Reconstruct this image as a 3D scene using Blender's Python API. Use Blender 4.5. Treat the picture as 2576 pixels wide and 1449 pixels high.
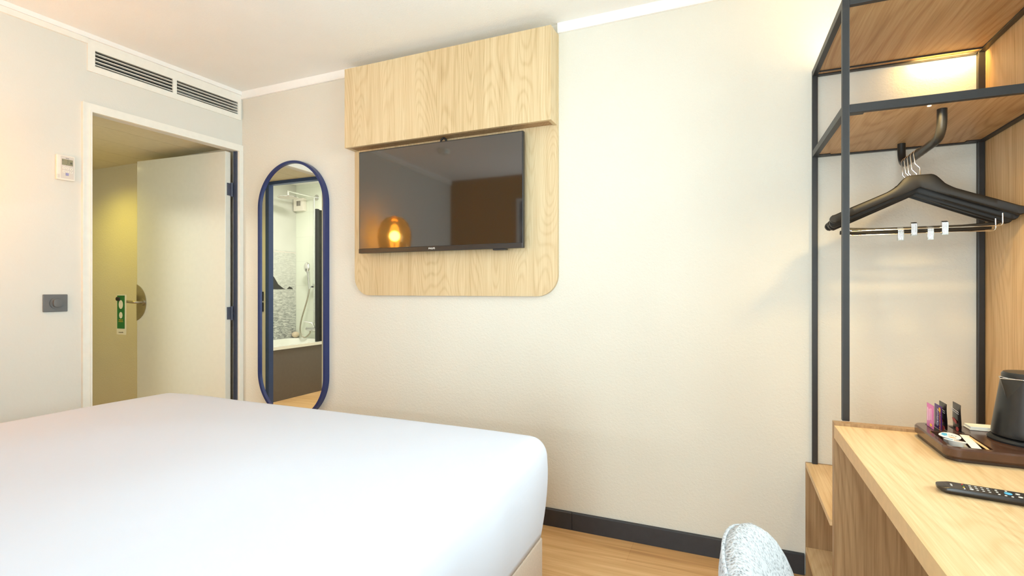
import bpy, bmesh, math, random
from mathutils import Vector, Matrix, noise as mnoise

random.seed(7)
for o in list(bpy.data.objects):
    bpy.data.objects.remove(o, do_unlink=True)
SC = bpy.context.scene
COL = SC.collection
R = math.radians

# ------------------------------------------------------------------ camera
F_PX, HORIZON, W_PX, H_PX = 1282.0, 728.0, 2576.0, 1449.0
YAW = math.atan(554 / 1282.0)
CAM = Vector((0.0, -2.368, 1.154))
cd = bpy.data.cameras.new('camera')
cam = bpy.data.objects.new('camera', cd)
COL.objects.link(cam)
cam.location = CAM
cam.rotation_euler = (R(90), 0, YAW)
cd.sensor_fit = 'HORIZONTAL'
cd.sensor_width = 36.0
cd.lens = 36.0 * F_PX / W_PX
cd.shift_y = (HORIZON - H_PX / 2) / W_PX
cd.clip_start = 0.03
SC.camera = cam

# ------------------------------------------------------------------ colour management, sky, daylight
vs = SC.view_settings
vs.view_transform = 'Standard'
vs.look = 'None'
vs.gamma = 1.0
vs.exposure = 0.26
vs.use_curve_mapping = False
wd = bpy.data.worlds.new('sky')
SC.world = wd
wd.use_nodes = True
bg = wd.node_tree.nodes['Background']
bg.inputs[0].default_value = (0.72, 0.86, 1.0, 1)
bg.inputs[1].default_value = 1.5
SC.cycles.diffuse_bounces = 6
SC.cycles.glossy_bounces = 6
SC.cycles.max_bounces = 10
SC.cycles.caustics_reflective = True
SC.cycles.caustics_refractive = False
SC.cycles.sample_clamp_indirect = 6.0
SC.cycles.use_denoising = True
SC.cycles.use_adaptive_sampling = True
SC.cycles.adaptive_threshold = 0.02


def lamp(name, kind, loc, power, color, rot=(0, 0, 0), **kw):
    ld = bpy.data.lights.new(name, kind)
    ld.energy = power
    ld.color = color
    for k, v in kw.items():
        setattr(ld, k, v)
    o = bpy.data.objects.new(name, ld)
    o.location = loc
    o.rotation_euler = rot
    COL.objects.link(o)
    return o


# daylight entering by an added window in the unseen wall behind the camera, as fill
lamp('fill_window_daylight', 'AREA', (-0.24, -3.22, 1.27), 66, (0.84, 0.90, 1.0), (R(90), 0, 0), shape='RECTANGLE', size=1.0, size_y=2.2)
# and by the wide window above the desk
lamp('side_window_daylight', 'AREA', (0.985, -1.36, 1.62), 54, (0.82, 0.91, 1.0), (R(90), 0, R(90)), shape='RECTANGLE', size=1.24, size_y=1.34)

# ------------------------------------------------------------------ materials
def lin(r, g, b):
    f = lambda c: c / 12.92 if c <= 0.04045 else ((c + 0.055) / 1.055) ** 2.4
    return (f(r / 255), f(g / 255), f(b / 255), 1)


class NT:
    def __init__(self, name):
        self.m = bpy.data.materials.new(name)
        self.m.use_nodes = True
        self.t = self.m.node_tree
        self.p = self.t.nodes['Principled BSDF']
        self.out = self.t.nodes['Material Output']

    def n(self, typ, **kw):
        nd = self.t.nodes.new(typ)
        for k, v in kw.items():
            setattr(nd, k, v)
        return nd

    def l(self, a, b):
        self.t.links.new(a, b)

    def coord(self, scale=(1, 1, 1), loc=(0, 0, 0)):
        tc = self.n('ShaderNodeTexCoord')
        mp = self.n('ShaderNodeMapping')
        mp.inputs['Scale'].default_value = scale
        mp.inputs['Location'].default_value = loc
        self.l(tc.outputs['Object'], mp.inputs['Vector'])
        return mp.outputs[0]

    def noise(self, vec, scale, detail=3, rough=0.5, dist=0.0):
        nd = self.n('ShaderNodeTexNoise')
        nd.inputs['Scale'].default_value = scale
        nd.inputs['Detail'].default_value = detail
        nd.inputs['Roughness'].default_value = rough
        nd.inputs['Distortion'].default_value = dist
        self.l(vec, nd.inputs['Vector'])
        return nd.outputs['Fac']

    def math(self, op, a, b=None, c=None):
        nd = self.n('ShaderNodeMath', operation=op)
        for i, v in enumerate((a, b, c)):
            if v is None:
                continue
            if isinstance(v, (int, float)):
                nd.inputs[i].default_value = v
            else:
                self.l(v, nd.inputs[i])
        return nd.outputs[0]

    def ramp(self, fac, stops):
        nd = self.n('ShaderNodeValToRGB')
        el = nd.color_ramp.elements
        while len(el) < len(stops):
            el.new(0.5)
        for e, (p, c) in zip(el, stops):
            e.position = p
            e.color = c
        self.l(fac, nd.inputs[0])
        return nd.outputs[0]

    def bump(self, h, strength, dist=0.002):
        nd = self.n('ShaderNodeBump')
        nd.inputs['Strength'].default_value = strength
        nd.inputs['Distance'].default_value = dist
        self.l(h, nd.inputs['Height'])
        self.l(nd.outputs[0], self.p.inputs['Normal'])
        return nd

    def set(self, col=None, rough=None, metal=None, spec=None, **kw):
        if col is not None:
            if hasattr(col, 'default_value'):
                self.l(col, self.p.inputs['Base Color'])
            else:
                self.p.inputs['Base Color'].default_value = col
        if rough is not None:
            self.p.inputs['Roughness'].default_value = rough
        if metal is not None:
            self.p.inputs['Metallic'].default_value = metal
        if spec is not None:
            self.p.inputs['Specular IOR Level'].default_value = spec
        for k, v in kw.items():
            self.p.inputs[k].default_value = v
        return self.m


def plain(name, col, rough=0.5, metal=0.0, spec=0.5, vary=0.06, scale=30, bump=0.0, bscale=200, **kw):
    a = NT(name)
    v = a.coord()
    f = a.noise(v, scale, 3)
    dark = tuple(c * (1 - vary) for c in col[:3]) + (1,)
    lite = tuple(min(1, c * (1 + vary)) for c in col[:3]) + (1,)
    c = a.ramp(f, [(0.3, dark), (0.7, lite)])
    a.set(c, rough, metal, spec, **kw)
    if bump:
        a.bump(a.noise(v, bscale, 3), bump, 0.001)
    return a.m


def plaster(name, col, scale=95, strength=0.6, dist=0.0024, rough=0.75):
    a = NT(name)
    v = a.coord()
    f = a.noise(v, 3.0, 2)
    c = a.ramp(f, [(0.3, tuple(x * 0.975 for x in col[:3]) + (1,)), (0.7, col)])
    h1 = a.noise(v, scale, 2, 0.45, 0.6)
    h2 = a.noise(v, scale * 2.7, 2)
    h = a.math('MULTIPLY_ADD', h2, 0.35, h1)
    a.set(c, rough, 0, 0.3)
    a.bump(h, strength, dist)
    return a.m


def wood(name, axis, dark, mid, lite, rough=0.45, ring=26.0, off=(0, 0, 0), spec=0.35, lines=0.5, wide=1.8):
    """Oak: grain runs along AXIS; contour lines of a stretched noise make the cathedral figure."""
    a = NT(name)
    s = [1.0, 1.0, 1.0]
    s['xyz'.index(axis)] = 0.16
    v = a.coord(s, off)
    warp = a.noise(v, 2.4 * wide, 1.0, 0.4, 0.25)
    ang = a.math('MULTIPLY', warp, ring * 6.283)
    sn = a.math('SINE', ang)
    sn = a.math('MULTIPLY_ADD', sn, 0.5, 0.5)
    sn = a.math('POWER', sn, 3.0)
    s2 = [1.0, 1.0, 1.0]
    s2['xyz'.index(axis)] = 0.02
    v2 = a.coord(s2, off)
    fib = a.noise(v2, 190, 4, 0.65)
    strk = a.noise(v2, 34, 3, 0.55)
    tone = a.noise(v, 3.2, 2)
    f = a.math('MULTIPLY', sn, -0.20 * lines)
    f = a.math('MULTIPLY_ADD', fib, 0.58, f)
    f = a.math('MULTIPLY_ADD', strk, 0.30, f)
    f = a.math('MULTIPLY_ADD', tone, 0.30, f)
    c = a.ramp(f, [(0.32, dark), (0.515, mid), (0.70, lite)])
    a.set(c, rough, 0, spec)
    a.bump(fib, 0.12, 0.0006)
    return a.m


OAK_D, OAK_M, OAK_L = lin(182, 154, 112), lin(206, 181, 140), lin(219, 198, 160)
M = {}
M['wall'] = plaster('wall_paint', lin(223, 219, 208))
M['wall_b'] = plaster('wall_paint_partition', lin(224, 223, 216), 80, 0.35)
M['wall_hall'] = plaster('wall_paint_hall', lin(236, 237, 238), 80, 0.35)
M['wall_ochre'] = plaster('wall_paint_ochre', lin(172, 124, 26), 95, 0.3)
M['ceil'] = plaster('ceiling_paint', lin(244, 244, 241), 130, 0.8, 0.0022, 0.85)
M['hall_ceil'] = plain('hall_ceiling_panel', lin(222, 212, 184), 0.6, vary=0.03)
M['white'] = plain('white_lacquer', lin(240, 238, 230), 0.4, vary=0.02)
M['cornice'] = plain('cornice_white', lin(246, 244, 241), 0.45, vary=0.01)
M['oak_v'] = wood('oak_upright_grain', 'z', OAK_D, OAK_M, OAK_L, wide=2.3, lines=0.5, ring=34)
M['oak_x'] = wood('oak_grain_across', 'x', OAK_D, OAK_M, OAK_L, off=(3.1, 1.7, 0.4))
M['oak_y'] = wood('oak_grain_lengthwise', 'y', lin(196, 158, 110), lin(218, 184, 136), lin(232, 204, 160), off=(1.3, 5.2, 0.7), ring=26, lines=0.4)
M['oak_warm'] = wood('oak_shelf_grain', 'y', lin(160, 122, 80), lin(184, 146, 102), lin(200, 166, 122), off=(4.3, 2.2, 1.7), ring=24, lines=0.7, wide=1.6)
M['oak_band'] = plain('oak_edge_band', lin(216, 180, 130), 0.45, vary=0.05, scale=60)
M['oak_shaded'] = wood('oak_shaded_panel_grain', 'z', lin(138, 104, 70), lin(164, 130, 92), lin(186, 152, 112), off=(2.2, 0.3, 5.5))  # oak with the shade of undersides and recesses put into its colour
M['black'] = plain('matt_black_metal', lin(40, 38, 38), 0.42, 0.0, 0.5, vary=0.08)
M['blackp'] = plain('satin_black_plastic', lin(38, 37, 36), 0.33, 0, 0.5, vary=0.05, bump=0.04, bscale=900)
M['hang'] = plain('black_stained_wood', lin(22, 19, 18), 0.5, 0, 0.5, vary=0.15)
M['chrome'] = plain('chrome', (0.82, 0.82, 0.82, 1), 0.14, 1.0, vary=0.02)
M['steel'] = plain('brushed_nickel', (0.50, 0.46, 0.38, 1), 0.34, 1.0, vary=0.06)
M['skirt'] = plain('charcoal_skirting', lin(50, 50, 55), 0.45, vary=0.08)
M['navy'] = plain('navy_lacquer', lin(32, 46, 100), 0.3, 0, 0.55, vary=0.05)
M['navy_door'] = plain('navy_door_paint', lin(58, 84, 142), 0.4, vary=0.04)
M['jamb'] = plain('dark_jamb_paint', lin(70, 76, 94), 0.45, vary=0.05)
M['door'] = plain('door_laminate', lin(222, 222, 214), 0.17, 0, 0.5, vary=0.015)
M['rubber'] = plain('black_rubber', lin(24, 24, 25), 0.6, vary=0.1)
M['grey_plastic'] = plain('slate_grey_plastic', lin(104, 106, 108), 0.42, vary=0.04)
M['anthracite'] = plain('anthracite_plastic', lin(30, 32, 36), 0.4, vary=0.05)
M['dark_void'] = plain('void_shade', lin(40, 37, 32), 0.8, vary=0.2)
M['galv'] = plain('galvanised_sheet', lin(150, 152, 152), 0.5, 0.3, vary=0.1)
M['lcd'] = plain('lcd_green', lin(146, 142, 116), 0.25, vary=0.04)
M['lcd_ink'] = plain('lcd_segments', lin(92, 88, 72), 0.4)
M['off_white'] = plain('off_white_plastic', lin(240, 233, 222), 0.35, vary=0.02)
M['pale_grey'] = plain('pale_grey_plastic', lin(216, 208, 200), 0.35, vary=0.02)
M['ink'] = plain('dark_ink', lin(60, 58, 56), 0.6)
M['lavender'] = plain('lavender_button', lin(152, 152, 196), 0.4)
M['green'] = plain('green_card', lin(22, 112, 54), 0.5, vary=0.08)
M['card'] = plain('white_card', lin(232, 228, 214), 0.6, vary=0.02)
M['beige_fab'] = plain('beige_bed_fabric', lin(206, 190, 176), 0.85, vary=0.05, scale=200, bump=0.3, bscale=900)
M['tray'] = plain('dark_walnut_lacquer', lin(84, 56, 42), 0.16, 0, 0.6, vary=0.16, scale=25)
M['tray_in'] = plain('tray_recess', lin(58, 42, 34), 0.35, vary=0.1)
M['pink'] = plain('pink_foil', lin(226, 120, 186), 0.35, vary=0.1)
M['purple'] = plain('purple_foil', lin(84, 36, 128), 0.3, vary=0.12)
M['blackfoil'] = plain('black_foil', lin(34, 28, 26), 0.25, vary=0.2, bump=0.3, bscale=60)
M['red'] = plain('red_print', lin(206, 54, 50), 0.4)
M['orange'] = plain('orange_print', lin(242, 146, 40), 0.4)
M['yellow'] = plain('yellow_print', lin(244, 200, 60), 0.4)
M['white_ink'] = plain('white_print', lin(246, 244, 240), 0.4, vary=0.01)
M['pale_pink'] = plain('pale_pink_print', lin(246, 196, 224), 0.4)
M['blue'] = plain('sky_blue_print', lin(96, 186, 226), 0.4)
M['key'] = plain('pale_key_print', lin(236, 232, 222), 0.4)
M['cup'] = plain('translucent_cup_plastic', lin(226, 222, 214), 0.3, vary=0.03)
M['paper'] = plain('white_paper', lin(244, 240, 228), 0.7, vary=0.02)
M['kraft'] = plain('pale_wood_stick', lin(226, 190, 132), 0.6, vary=0.06)
M['remote'] = plain('remote_black', lin(46, 41, 38), 0.3, vary=0.06)
M['tile'] = None
M['grey_tub'] = plain('taupe_tub_panel', lin(104, 96, 90), 0.4, vary=0.04)
M['enamel'] = plain('white_enamel', lin(240, 240, 232), 0.12, 0, 0.6, vary=0.01)
M['soap'] = plain('stone_beige', lin(214, 196, 170), 0.6, vary=0.1)
M['brass'] = plain('gold_metal', (0.83, 0.58, 0.22, 1), 0.25, 1.0, vary=0.05)
M['pic_frame'] = plain('pale_frame', lin(206, 200, 196), 0.5, vary=0.03)
M['pic'] = plain('grey_print', lin(132, 128, 136), 0.6, vary=0.5, scale=6)

M['oak_side'] = wood('oak_wall_panel_grain', 'z', lin(176, 138, 92), lin(202, 166, 120), lin(218, 186, 142), off=(5.2, 1.3, 2.5))

a = NT('white_tile')
v = a.coord((1, 1, 1))
br = a.n('ShaderNodeTexBrick')
br.offset = 0.0
br.inputs['Scale'].default_value = 1.0
br.inputs['Brick Width'].default_value = 0.6
br.inputs['Row Height'].default_value = 0.3
br.inputs['Mortar Size'].default_value = 0.002
br.inputs['Color1'].default_value = lin(232, 236, 222)
br.inputs['Color2'].default_value = lin(228, 233, 219)
br.inputs['Mortar'].default_value = lin(220, 224, 211)
sx = a.n('ShaderNodeSeparateXYZ')
cx_ = a.n('ShaderNodeCombineXYZ')
a.l(v, sx.inputs[0])
a.l(a.math('ADD', sx.outputs[0], sx.outputs[1]), cx_.inputs[0])
a.l(sx.outputs[2], cx_.inputs[1])
a.l(cx_.outputs[0], br.inputs['Vector'])
a.set(br.outputs[0], 0.25, 0, 0.5)
M['tile'] = a.m

# floor: oak planks along X
a = NT('oak_plank_floor')
v = a.coord((1, 1, 1), (0.3, 0.08, 0))
br = a.n('ShaderNodeTexBrick')
br.offset = 0.37
br.inputs['Scale'].default_value = 1.0
br.inputs['Brick Width'].default_value = 1.25
br.inputs['Row Height'].default_value = 0.185
br.inputs['Mortar Size'].default_value = 0.0012
br.inputs['Mortar Smooth'].default_value = 0.2
br.inputs['Color1'].default_value = (0.35, 0.35, 0.35, 1)
br.inputs['Color2'].default_value = (0.65, 0.65, 0.65, 1)
br.inputs['Mortar'].default_value = (0.25, 0.25, 0.25, 1)
a.l(v, br.inputs['Vector'])
v2 = a.coord((0.07, 1, 1))
big = a.noise(v2, 14, 3, 0.6, 1.2)
fib = a.noise(a.coord((0.02, 1, 1)), 150, 4, 0.6)
knot = a.noise(a.coord((0.35, 1, 1)), 5.0, 2, 0.5, 1.5)
kn = a.math('GREATER_THAN', knot, 0.70)
f = a.math('MULTIPLY', br.outputs[0], 0.34)
f = a.math('MULTIPLY_ADD', big, 0.55, f)
f = a.math('MULTIPLY_ADD', fib, 0.24, f)
c = a.ramp(f, [(0.34, lin(166, 122, 78)), (0.50, lin(206, 162, 110)), (0.68, lin(226, 188, 138))])
a.set(c, 0.42, 0, 0.35)
a.bump(fib, 0.1, 0.0006)
M['floor'] = a.m

# bed linen
a = NT('white_bed_linen')
v = a.coord()
h = a.noise(v, 2.6, 3, 0.5, 0.6)
w = a.noise(a.coord((1, 0.35, 1)), 9, 3, 0.5, 1.0)
hh = a.math('MULTIPLY_ADD', w, 0.35, h)
a.set(lin(210, 214, 226), 0.9, 0, 0.2)
a.bump(hh, 0.16, 0.03)
M['linen'] = a.m

# chair boucle
a = NT('light_grey_boucle')
v = a.coord()
vo = a.n('ShaderNodeTexVoronoi')
vo.inputs['Scale'].default_value = 210
a.l(v, vo.inputs['Vector'])
nn = a.noise(v, 120, 3, 0.6)
hh = a.math('MULTIPLY_ADD', nn, 0.8, a.math('MULTIPLY', vo.outputs['Distance'], 0.7))
c = a.ramp(hh, [(0.35, lin(104, 106, 110)), (0.55, lin(166, 168, 172)), (0.8, lin(196, 198, 202))])
a.set(c, 0.95, 0, 0.1)
a.bump(hh, 0.8, 0.004)
M['boucle'] = a.m

a = NT('mirror_glass')
a.set((0.90, 0.93, 0.93, 1), 0.0, 1.0)
M['mirror'] = a.m

a = NT('screen_glass')
v = a.coord()
a.set(a.ramp(a.noise(v, 900, 2), [(0.3, (0.012, 0.011, 0.010, 1)), (0.7, (0.022, 0.020, 0.018, 1))]), 0.045, 0, 0.5, IOR=2.05)
M['screen'] = a.m

a = NT('clear_glass')
gl = a.n('ShaderNodeBsdfGlossy')
gl.inputs['Roughness'].default_value = 0.02
tr = a.n('ShaderNodeBsdfTransparent')
tr.inputs[0].default_value = (0.93, 0.98, 0.95, 1)
mx = a.n('ShaderNodeMixShader')
lw = a.n('ShaderNodeFresnel')
lw.inputs[0].default_value = 1.45
a.l(lw.outputs[0], mx.inputs[0])
a.l(tr.outputs[0], mx.inputs[1])
a.l(gl.outputs[0], mx.inputs[2])
a.l(mx.outputs[0], a.out.inputs[0])
M['glass'] = a.m

a = NT('amber_glass')
gl = a.n('ShaderNodeBsdfGlossy')
gl.inputs['Roughness'].default_value = 0.05
gl.inputs['Color'].default_value = (1.0, 0.75, 0.35, 1)
tr = a.n('ShaderNodeBsdfTransparent')
tr.inputs[0].default_value = (0.74, 0.46, 0.13, 1)
mx = a.n('ShaderNodeMixShader')
lw = a.n('ShaderNodeFresnel')
lw.inputs[0].default_value = 2.1
tl = a.n('ShaderNodeBsdfTranslucent')
tl.inputs[0].default_value = (1.0, 0.66, 0.20, 1)
m0 = a.n('ShaderNodeMixShader')
m0.inputs[0].default_value = 0.12
a.l(tr.outputs[0], m0.inputs[1])
a.l(tl.outputs[0], m0.inputs[2])
a.l(lw.outputs[0], mx.inputs[0])
a.l(m0.outputs[0], mx.inputs[1])
a.l(gl.outputs[0], mx.inputs[2])
a.l(mx.outputs[0], a.out.inputs[0])
M['amber'] = a.m


def glow(name, col, strength):
    a = NT(name)
    a.set((0.8, 0.8, 0.8, 1), 0.4)
    v = a.coord()
    c = a.ramp(a.noise(v, 20, 1), [(0.2, col), (0.8, col)])
    a.l(c, a.p.inputs['Emission Color'])
    a.p.inputs['Emission Strength'].default_value = strength
    return a.m


M['bulb'] = glow('warm_bulb', (1.0, 0.80, 0.40, 1), 90)
M['led'] = glow('warm_led', (1.0, 0.80, 0.48, 1), 2)
M['spot'] = glow('downlight_lens', (1.0, 0.84, 0.42, 1), 14)

# mural: grey sea under a pale sky
a = NT('sea_mural_print')
v = a.coord()
sx = a.n('ShaderNodeSeparateXYZ')
a.l(v, sx.inputs[0])
z = sx.outputs[2]
w1 = a.noise(a.coord((1, 1, 4)), 16, 5, 0.7, 0.8)
fade = a.ramp(z, [(0.0, (0.9, 0.9, 0.9, 1)), (0.75, (0.18, 0.18, 0.18, 1)), (0.82, (0.05, 0.05, 0.05, 1))])
sea = a.ramp(w1, [(0.35, lin(96, 98, 98)), (0.5, lin(170, 172, 168)), (0.66, lin(226, 226, 218))])
sky = a.ramp(a.noise(v, 2, 2), [(0.3, lin(206, 206, 198)), (0.7, lin(218, 218, 210))])
pale = a.ramp(w1, [(0.3, lin(182, 184, 178)), (0.7, lin(222, 222, 214))])
mx1 = a.n('ShaderNodeMix', data_type='RGBA')
mr = a.n('ShaderNodeMapRange')
mr.inputs['From Min'].default_value = 0.10
mr.inputs['From Max'].default_value = 0.78
a.l(z, mr.inputs['Value'])
a.l(mr.outputs[0], mx1.inputs[0])
a.l(sea, mx1.inputs[6])
a.l(pale, mx1.inputs[7])
mx2 = a.n('ShaderNodeMix', data_type='RGBA')
a.l(a.math('GREATER_THAN', z, 1.06), mx2.inputs[0])
a.l(mx1.outputs[2], mx2.inputs[6])
a.l(sky, mx2.inputs[7])
a.set(mx2.outputs[2], 0.4, 0, 0.4)
M['mural'] = a.m

# ------------------------------------------------------------------ mesh helpers
def BM():
    return bmesh.new()


def box(bm, x0, x1, y0, y1, z0, z1):
    vs_ = [bm.verts.new((x, y, z)) for x in (x0, x1) for y in (y0, y1) for z in (z0, z1)]
    for f in ((0, 1, 3, 2), (4, 6, 7, 5), (0, 4, 5, 1), (2, 3, 7, 6), (0, 2, 6, 4), (1, 5, 7, 3)):
        bm.faces.new([vs_[i] for i in f])
    return vs_


def bev(bm, w, seg=2):
    bmesh.ops.recalc_face_normals(bm, faces=bm.faces)
    es = [e for e in bm.edges if len(e.link_faces) == 2 and e.calc_face_angle(0) > R(40)]
    bmesh.ops.bevel(bm, geom=es, offset=w, segments=seg, affect='EDGES', profile=0.6)


def prism(bm, pts, axis, a0, a1):
    """Extrude the 2-D outline PTS along AXIS from a0 to a1. axis x: pts (y,z); y: pts (x,z); z: pts (x,y)."""
    def mk(p, a_):
        return {'x': (a_, p[0], p[1]), 'y': (p[0], a_, p[1]), 'z': (p[0], p[1], a_)}[axis]
    A = [bm.verts.new(mk(p, a0)) for p in pts]
    B = [bm.verts.new(mk(p, a1)) for p in pts]
    n_ = len(pts)
    bm.faces.new(A)
    bm.faces.new(B[::-1])
    for i in range(n_):
        bm.faces.new((A[i], B[i], B[(i + 1) % n_], A[(i + 1) % n_]))


def rrect(x0, x1, y0, y1, r, n=8, corners=(1, 1, 1, 1)):
    """Rounded rectangle outline, corners order: (x0,y0) (x1,y0) (x1,y1) (x0,y1)."""
    pts = []
    for (cx, cy, a0, on) in ((x0, y0, 180, corners[0]), (x1, y0, 270, corners[1]), (x1, y1, 0, corners[2]), (x0, y1, 90, corners[3])):
        if not on or r <= 0:
            pts.append((cx, cy))
            continue
        ox = cx + (r if cx == x0 else -r)
        oy = cy + (r if cy == y0 else -r)
        for i in range(n + 1):
            t = R(a0 + 90.0 * i / n)
            pts.append((ox + r * math.cos(t), oy + r * math.sin(t)))
    return pts


def ring_prism(bm, outer, inner, axis, a0, a1):
    def mk(p, a_):
        return {'x': (a_, p[0], p[1]), 'y': (p[0], a_, p[1]), 'z': (p[0], p[1], a_)}[axis]
    n_ = len(outer)
    V = [[bm.verts.new(mk(p, a_)) for p in ps] for ps, a_ in ((outer, a0), (outer, a1), (inner, a1), (inner, a0))]
    for k in range(4):
        A, B = V[k], V[(k + 1) % 4]
        for i in range(n_):
            j = (i + 1) % n_
            bm.faces.new((A[i], A[j], B[j], B[i]))


def tube(bm, pts, r, n=10, caps=True, flat=None):
    """Round bar through PTS; r a number or a list."""
    pts = [Vector(p) for p in pts]
    rs = r if isinstance(r, (list, tuple)) else [r] * len(pts)
    up = Vector((0, 0, 1))
    rings = []
    prev = None
    for i, p in enumerate(pts):
        t = (pts[min(i + 1, len(pts) - 1)] - pts[max(i - 1, 0)]).normalized()
        if prev is None:
            s = t.cross(up)
            if s.length < 1e-3:
                s = t.cross(Vector((1, 0, 0)))
        else:
            s = prev - t * prev.dot(t)
        s.normalize()
        prev = s
        q = t.cross(s)
        rings.append([bm.verts.new(p + (s * math.cos(2 * math.pi * k / n) + q * math.sin(2 * math.pi * k / n) * (flat or 1)) * rs[i]) for k in range(n)])
    for A, B in zip(rings, rings[1:]):
        for k in range(n):
            bm.faces.new((A[k], A[(k + 1) % n], B[(k + 1) % n], B[k]))
    if caps:
        bm.faces.new(rings[0][::-1])
        bm.faces.new(rings[-1])


def bend(pts, r, n=6):
    """Round the corners of a polyline."""
    P = [Vector(p) for p in pts]
    out = [P[0]]
    for i in range(1, len(P) - 1):
        a_ = (P[i - 1] - P[i]).normalized()
        b_ = (P[i + 1] - P[i]).normalized()
        p0, p2 = P[i] + a_ * r, P[i] + b_ * r
        for k in range(n + 1):
            t = k / n
            out.append(p0 * (1 - t) ** 2 + P[i] * 2 * t * (1 - t) + p2 * t * t)
    out.append(P[-1])
    return out


def lathe(bm, prof, cx=0, cy=0, n=40, cap0=True, cap1=True):
    rings = []
    for r_, z_ in prof:
        rings.append([bm.verts.new((cx + r_ * math.cos(2 * math.pi * k / n), cy + r_ * math.sin(2 * math.pi * k / n), z_)) for k in range(n)])
    for A, B in zip(rings, rings[1:]):
        for k in range(n):
            bm.faces.new((A[k], A[(k + 1) % n], B[(k + 1) % n], B[k]))
    if cap0:
        bm.faces.new(rings[0][::-1])
    if cap1:
        bm.faces.new(rings[-1])


def cyl(bm, p0, p1, r, n=24):
    tube(bm, [p0, p1], r, n)


def ball(bm, c, r, sc=(1, 1, 1), u=20, v=12):
    m_ = Matrix.Translation(c) @ Matrix.Diagonal((r * sc[0], r * sc[1], r * sc[2], 1))
    bmesh.ops.create_uvsphere(bm, u_segments=u, v_segments=v, radius=1.0, matrix=m_)


def disc_pts(cx, cy, rx, ry=None, n=28):
    ry = ry or rx
    return [(cx + rx * math.cos(2 * math.pi * k / n), cy + ry * math.sin(2 * math.pi * k / n)) for k in range(n)]


def tag(o, label=None, cat=None, group=None, kind=None):
    if label:
        o['label'] = label
    if cat:
        o['category'] = cat
    if group:
        o['group'] = group
    if kind:
        o['kind'] = kind
    return o


def thing(name, label, cat, loc=(0, 0, 0), rz=0.0, group=None):
    o = bpy.data.objects.new(name, None)
    o.empty_display_size = 0.05
    COL.objects.link(o)
    o.location = loc
    o.rotation_euler = (0, 0, rz)
    return tag(o, label, cat, group)


def obj(name, bm, mat, parent=None, local=False, smooth=False, auto=35, label=None):
    """Link the bmesh as ONE object. World coordinates unless local; a top-level mesh gets its origin at its own base."""
    bmesh.ops.recalc_face_normals(bm, faces=bm.faces)
    me = bpy.data.meshes.new(name)
    loc = Vector((0, 0, 0))
    if parent is None and not local:
        xs = [v_.co for v_ in bm.verts]
        lo = Vector([min(c_[i] for c_ in xs) for i in range(3)])
        hi = Vector([max(c_[i] for c_ in xs) for i in range(3)])
        loc = Vector(((lo.x + hi.x) / 2, (lo.y + hi.y) / 2, lo.z))
        bmesh.ops.translate(bm, verts=bm.verts, vec=-loc)
    bm.to_mesh(me)
    bm.free()
    mats = mat if isinstance(mat, (list, tuple)) else [mat]
    for m_ in mats:
        me.materials.append(m_)
    if smooth:
        for p_ in me.polygons:
            p_.use_smooth = True
        try:
            me.set_sharp_from_angle(angle=R(auto))
        except Exception:
            pass
    o = bpy.data.objects.new(name, me)
    COL.objects.link(o)
    if parent is not None:
        o.parent = parent
        if not local:
            r_ = parent
            acc = Vector((0, 0, 0))
            while r_ is not None:
                acc += Vector(r_.location)
                r_ = r_.parent
            o.location = -acc
    else:
        o.location = loc
    if label:
        o['label'] = label
    return o


def struct(name, bm, mat, parent=None, **kw):
    o = obj(name, bm, mat, parent, **kw)
    if parent is None:
        o['kind'] = 'structure'
    return o


def text_bm(s, size, depth=0.0004, align='CENTER'):
    cu = bpy.data.curves.new('lettering', 'FONT')
    cu.body = s
    cu.size = size
    cu.align_x = align
    cu.align_y = 'CENTER'
    cu.extrude = depth
    cu.resolution_u = 3
    o = bpy.data.objects.new('lettering_source', cu)
    COL.objects.link(o)
    dg = bpy.context.evaluated_depsgraph_get()
    me = bpy.data.meshes.new_from_object(o.evaluated_get(dg))
    bm = bmesh.new()
    bm.from_mesh(me)
    bpy.data.objects.remove(o)
    bpy.data.curves.remove(cu)
    bpy.data.meshes.remove(me)
    return bm


def xf(bm, m_):
    bmesh.ops.transform(bm, matrix=m_, verts=bm.verts)
    return bm


# text lying in the XZ plane and read from -y
FACE_CAM = Matrix.Rotation(R(90), 4, 'X')

# ------------------------------------------------------------------ room shell
CEIL = 2.443
XB, KB = -2.953, 0.04195          # partition wall: x = XB + KB*y


def boxb(bm, o0, o1, y0, y1, z0, z1):
    """Box in the frame of the (slightly turned) partition: offset from its face, y along it."""
    vs_ = []
    for o_ in (o0, o1):
        for y in (y0, y1):
            for z_ in (z0, z1):
                vs_.append(bm.verts.new((XB + KB * y + o_, y, z_)))
    for f_ in ((0, 1, 3, 2), (4, 6, 7, 5), (0, 4, 5, 1), (2, 3, 7, 6), (0, 2, 6, 4), (1, 5, 7, 3)):
        bm.faces.new([vs_[i] for i in f_])


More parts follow.
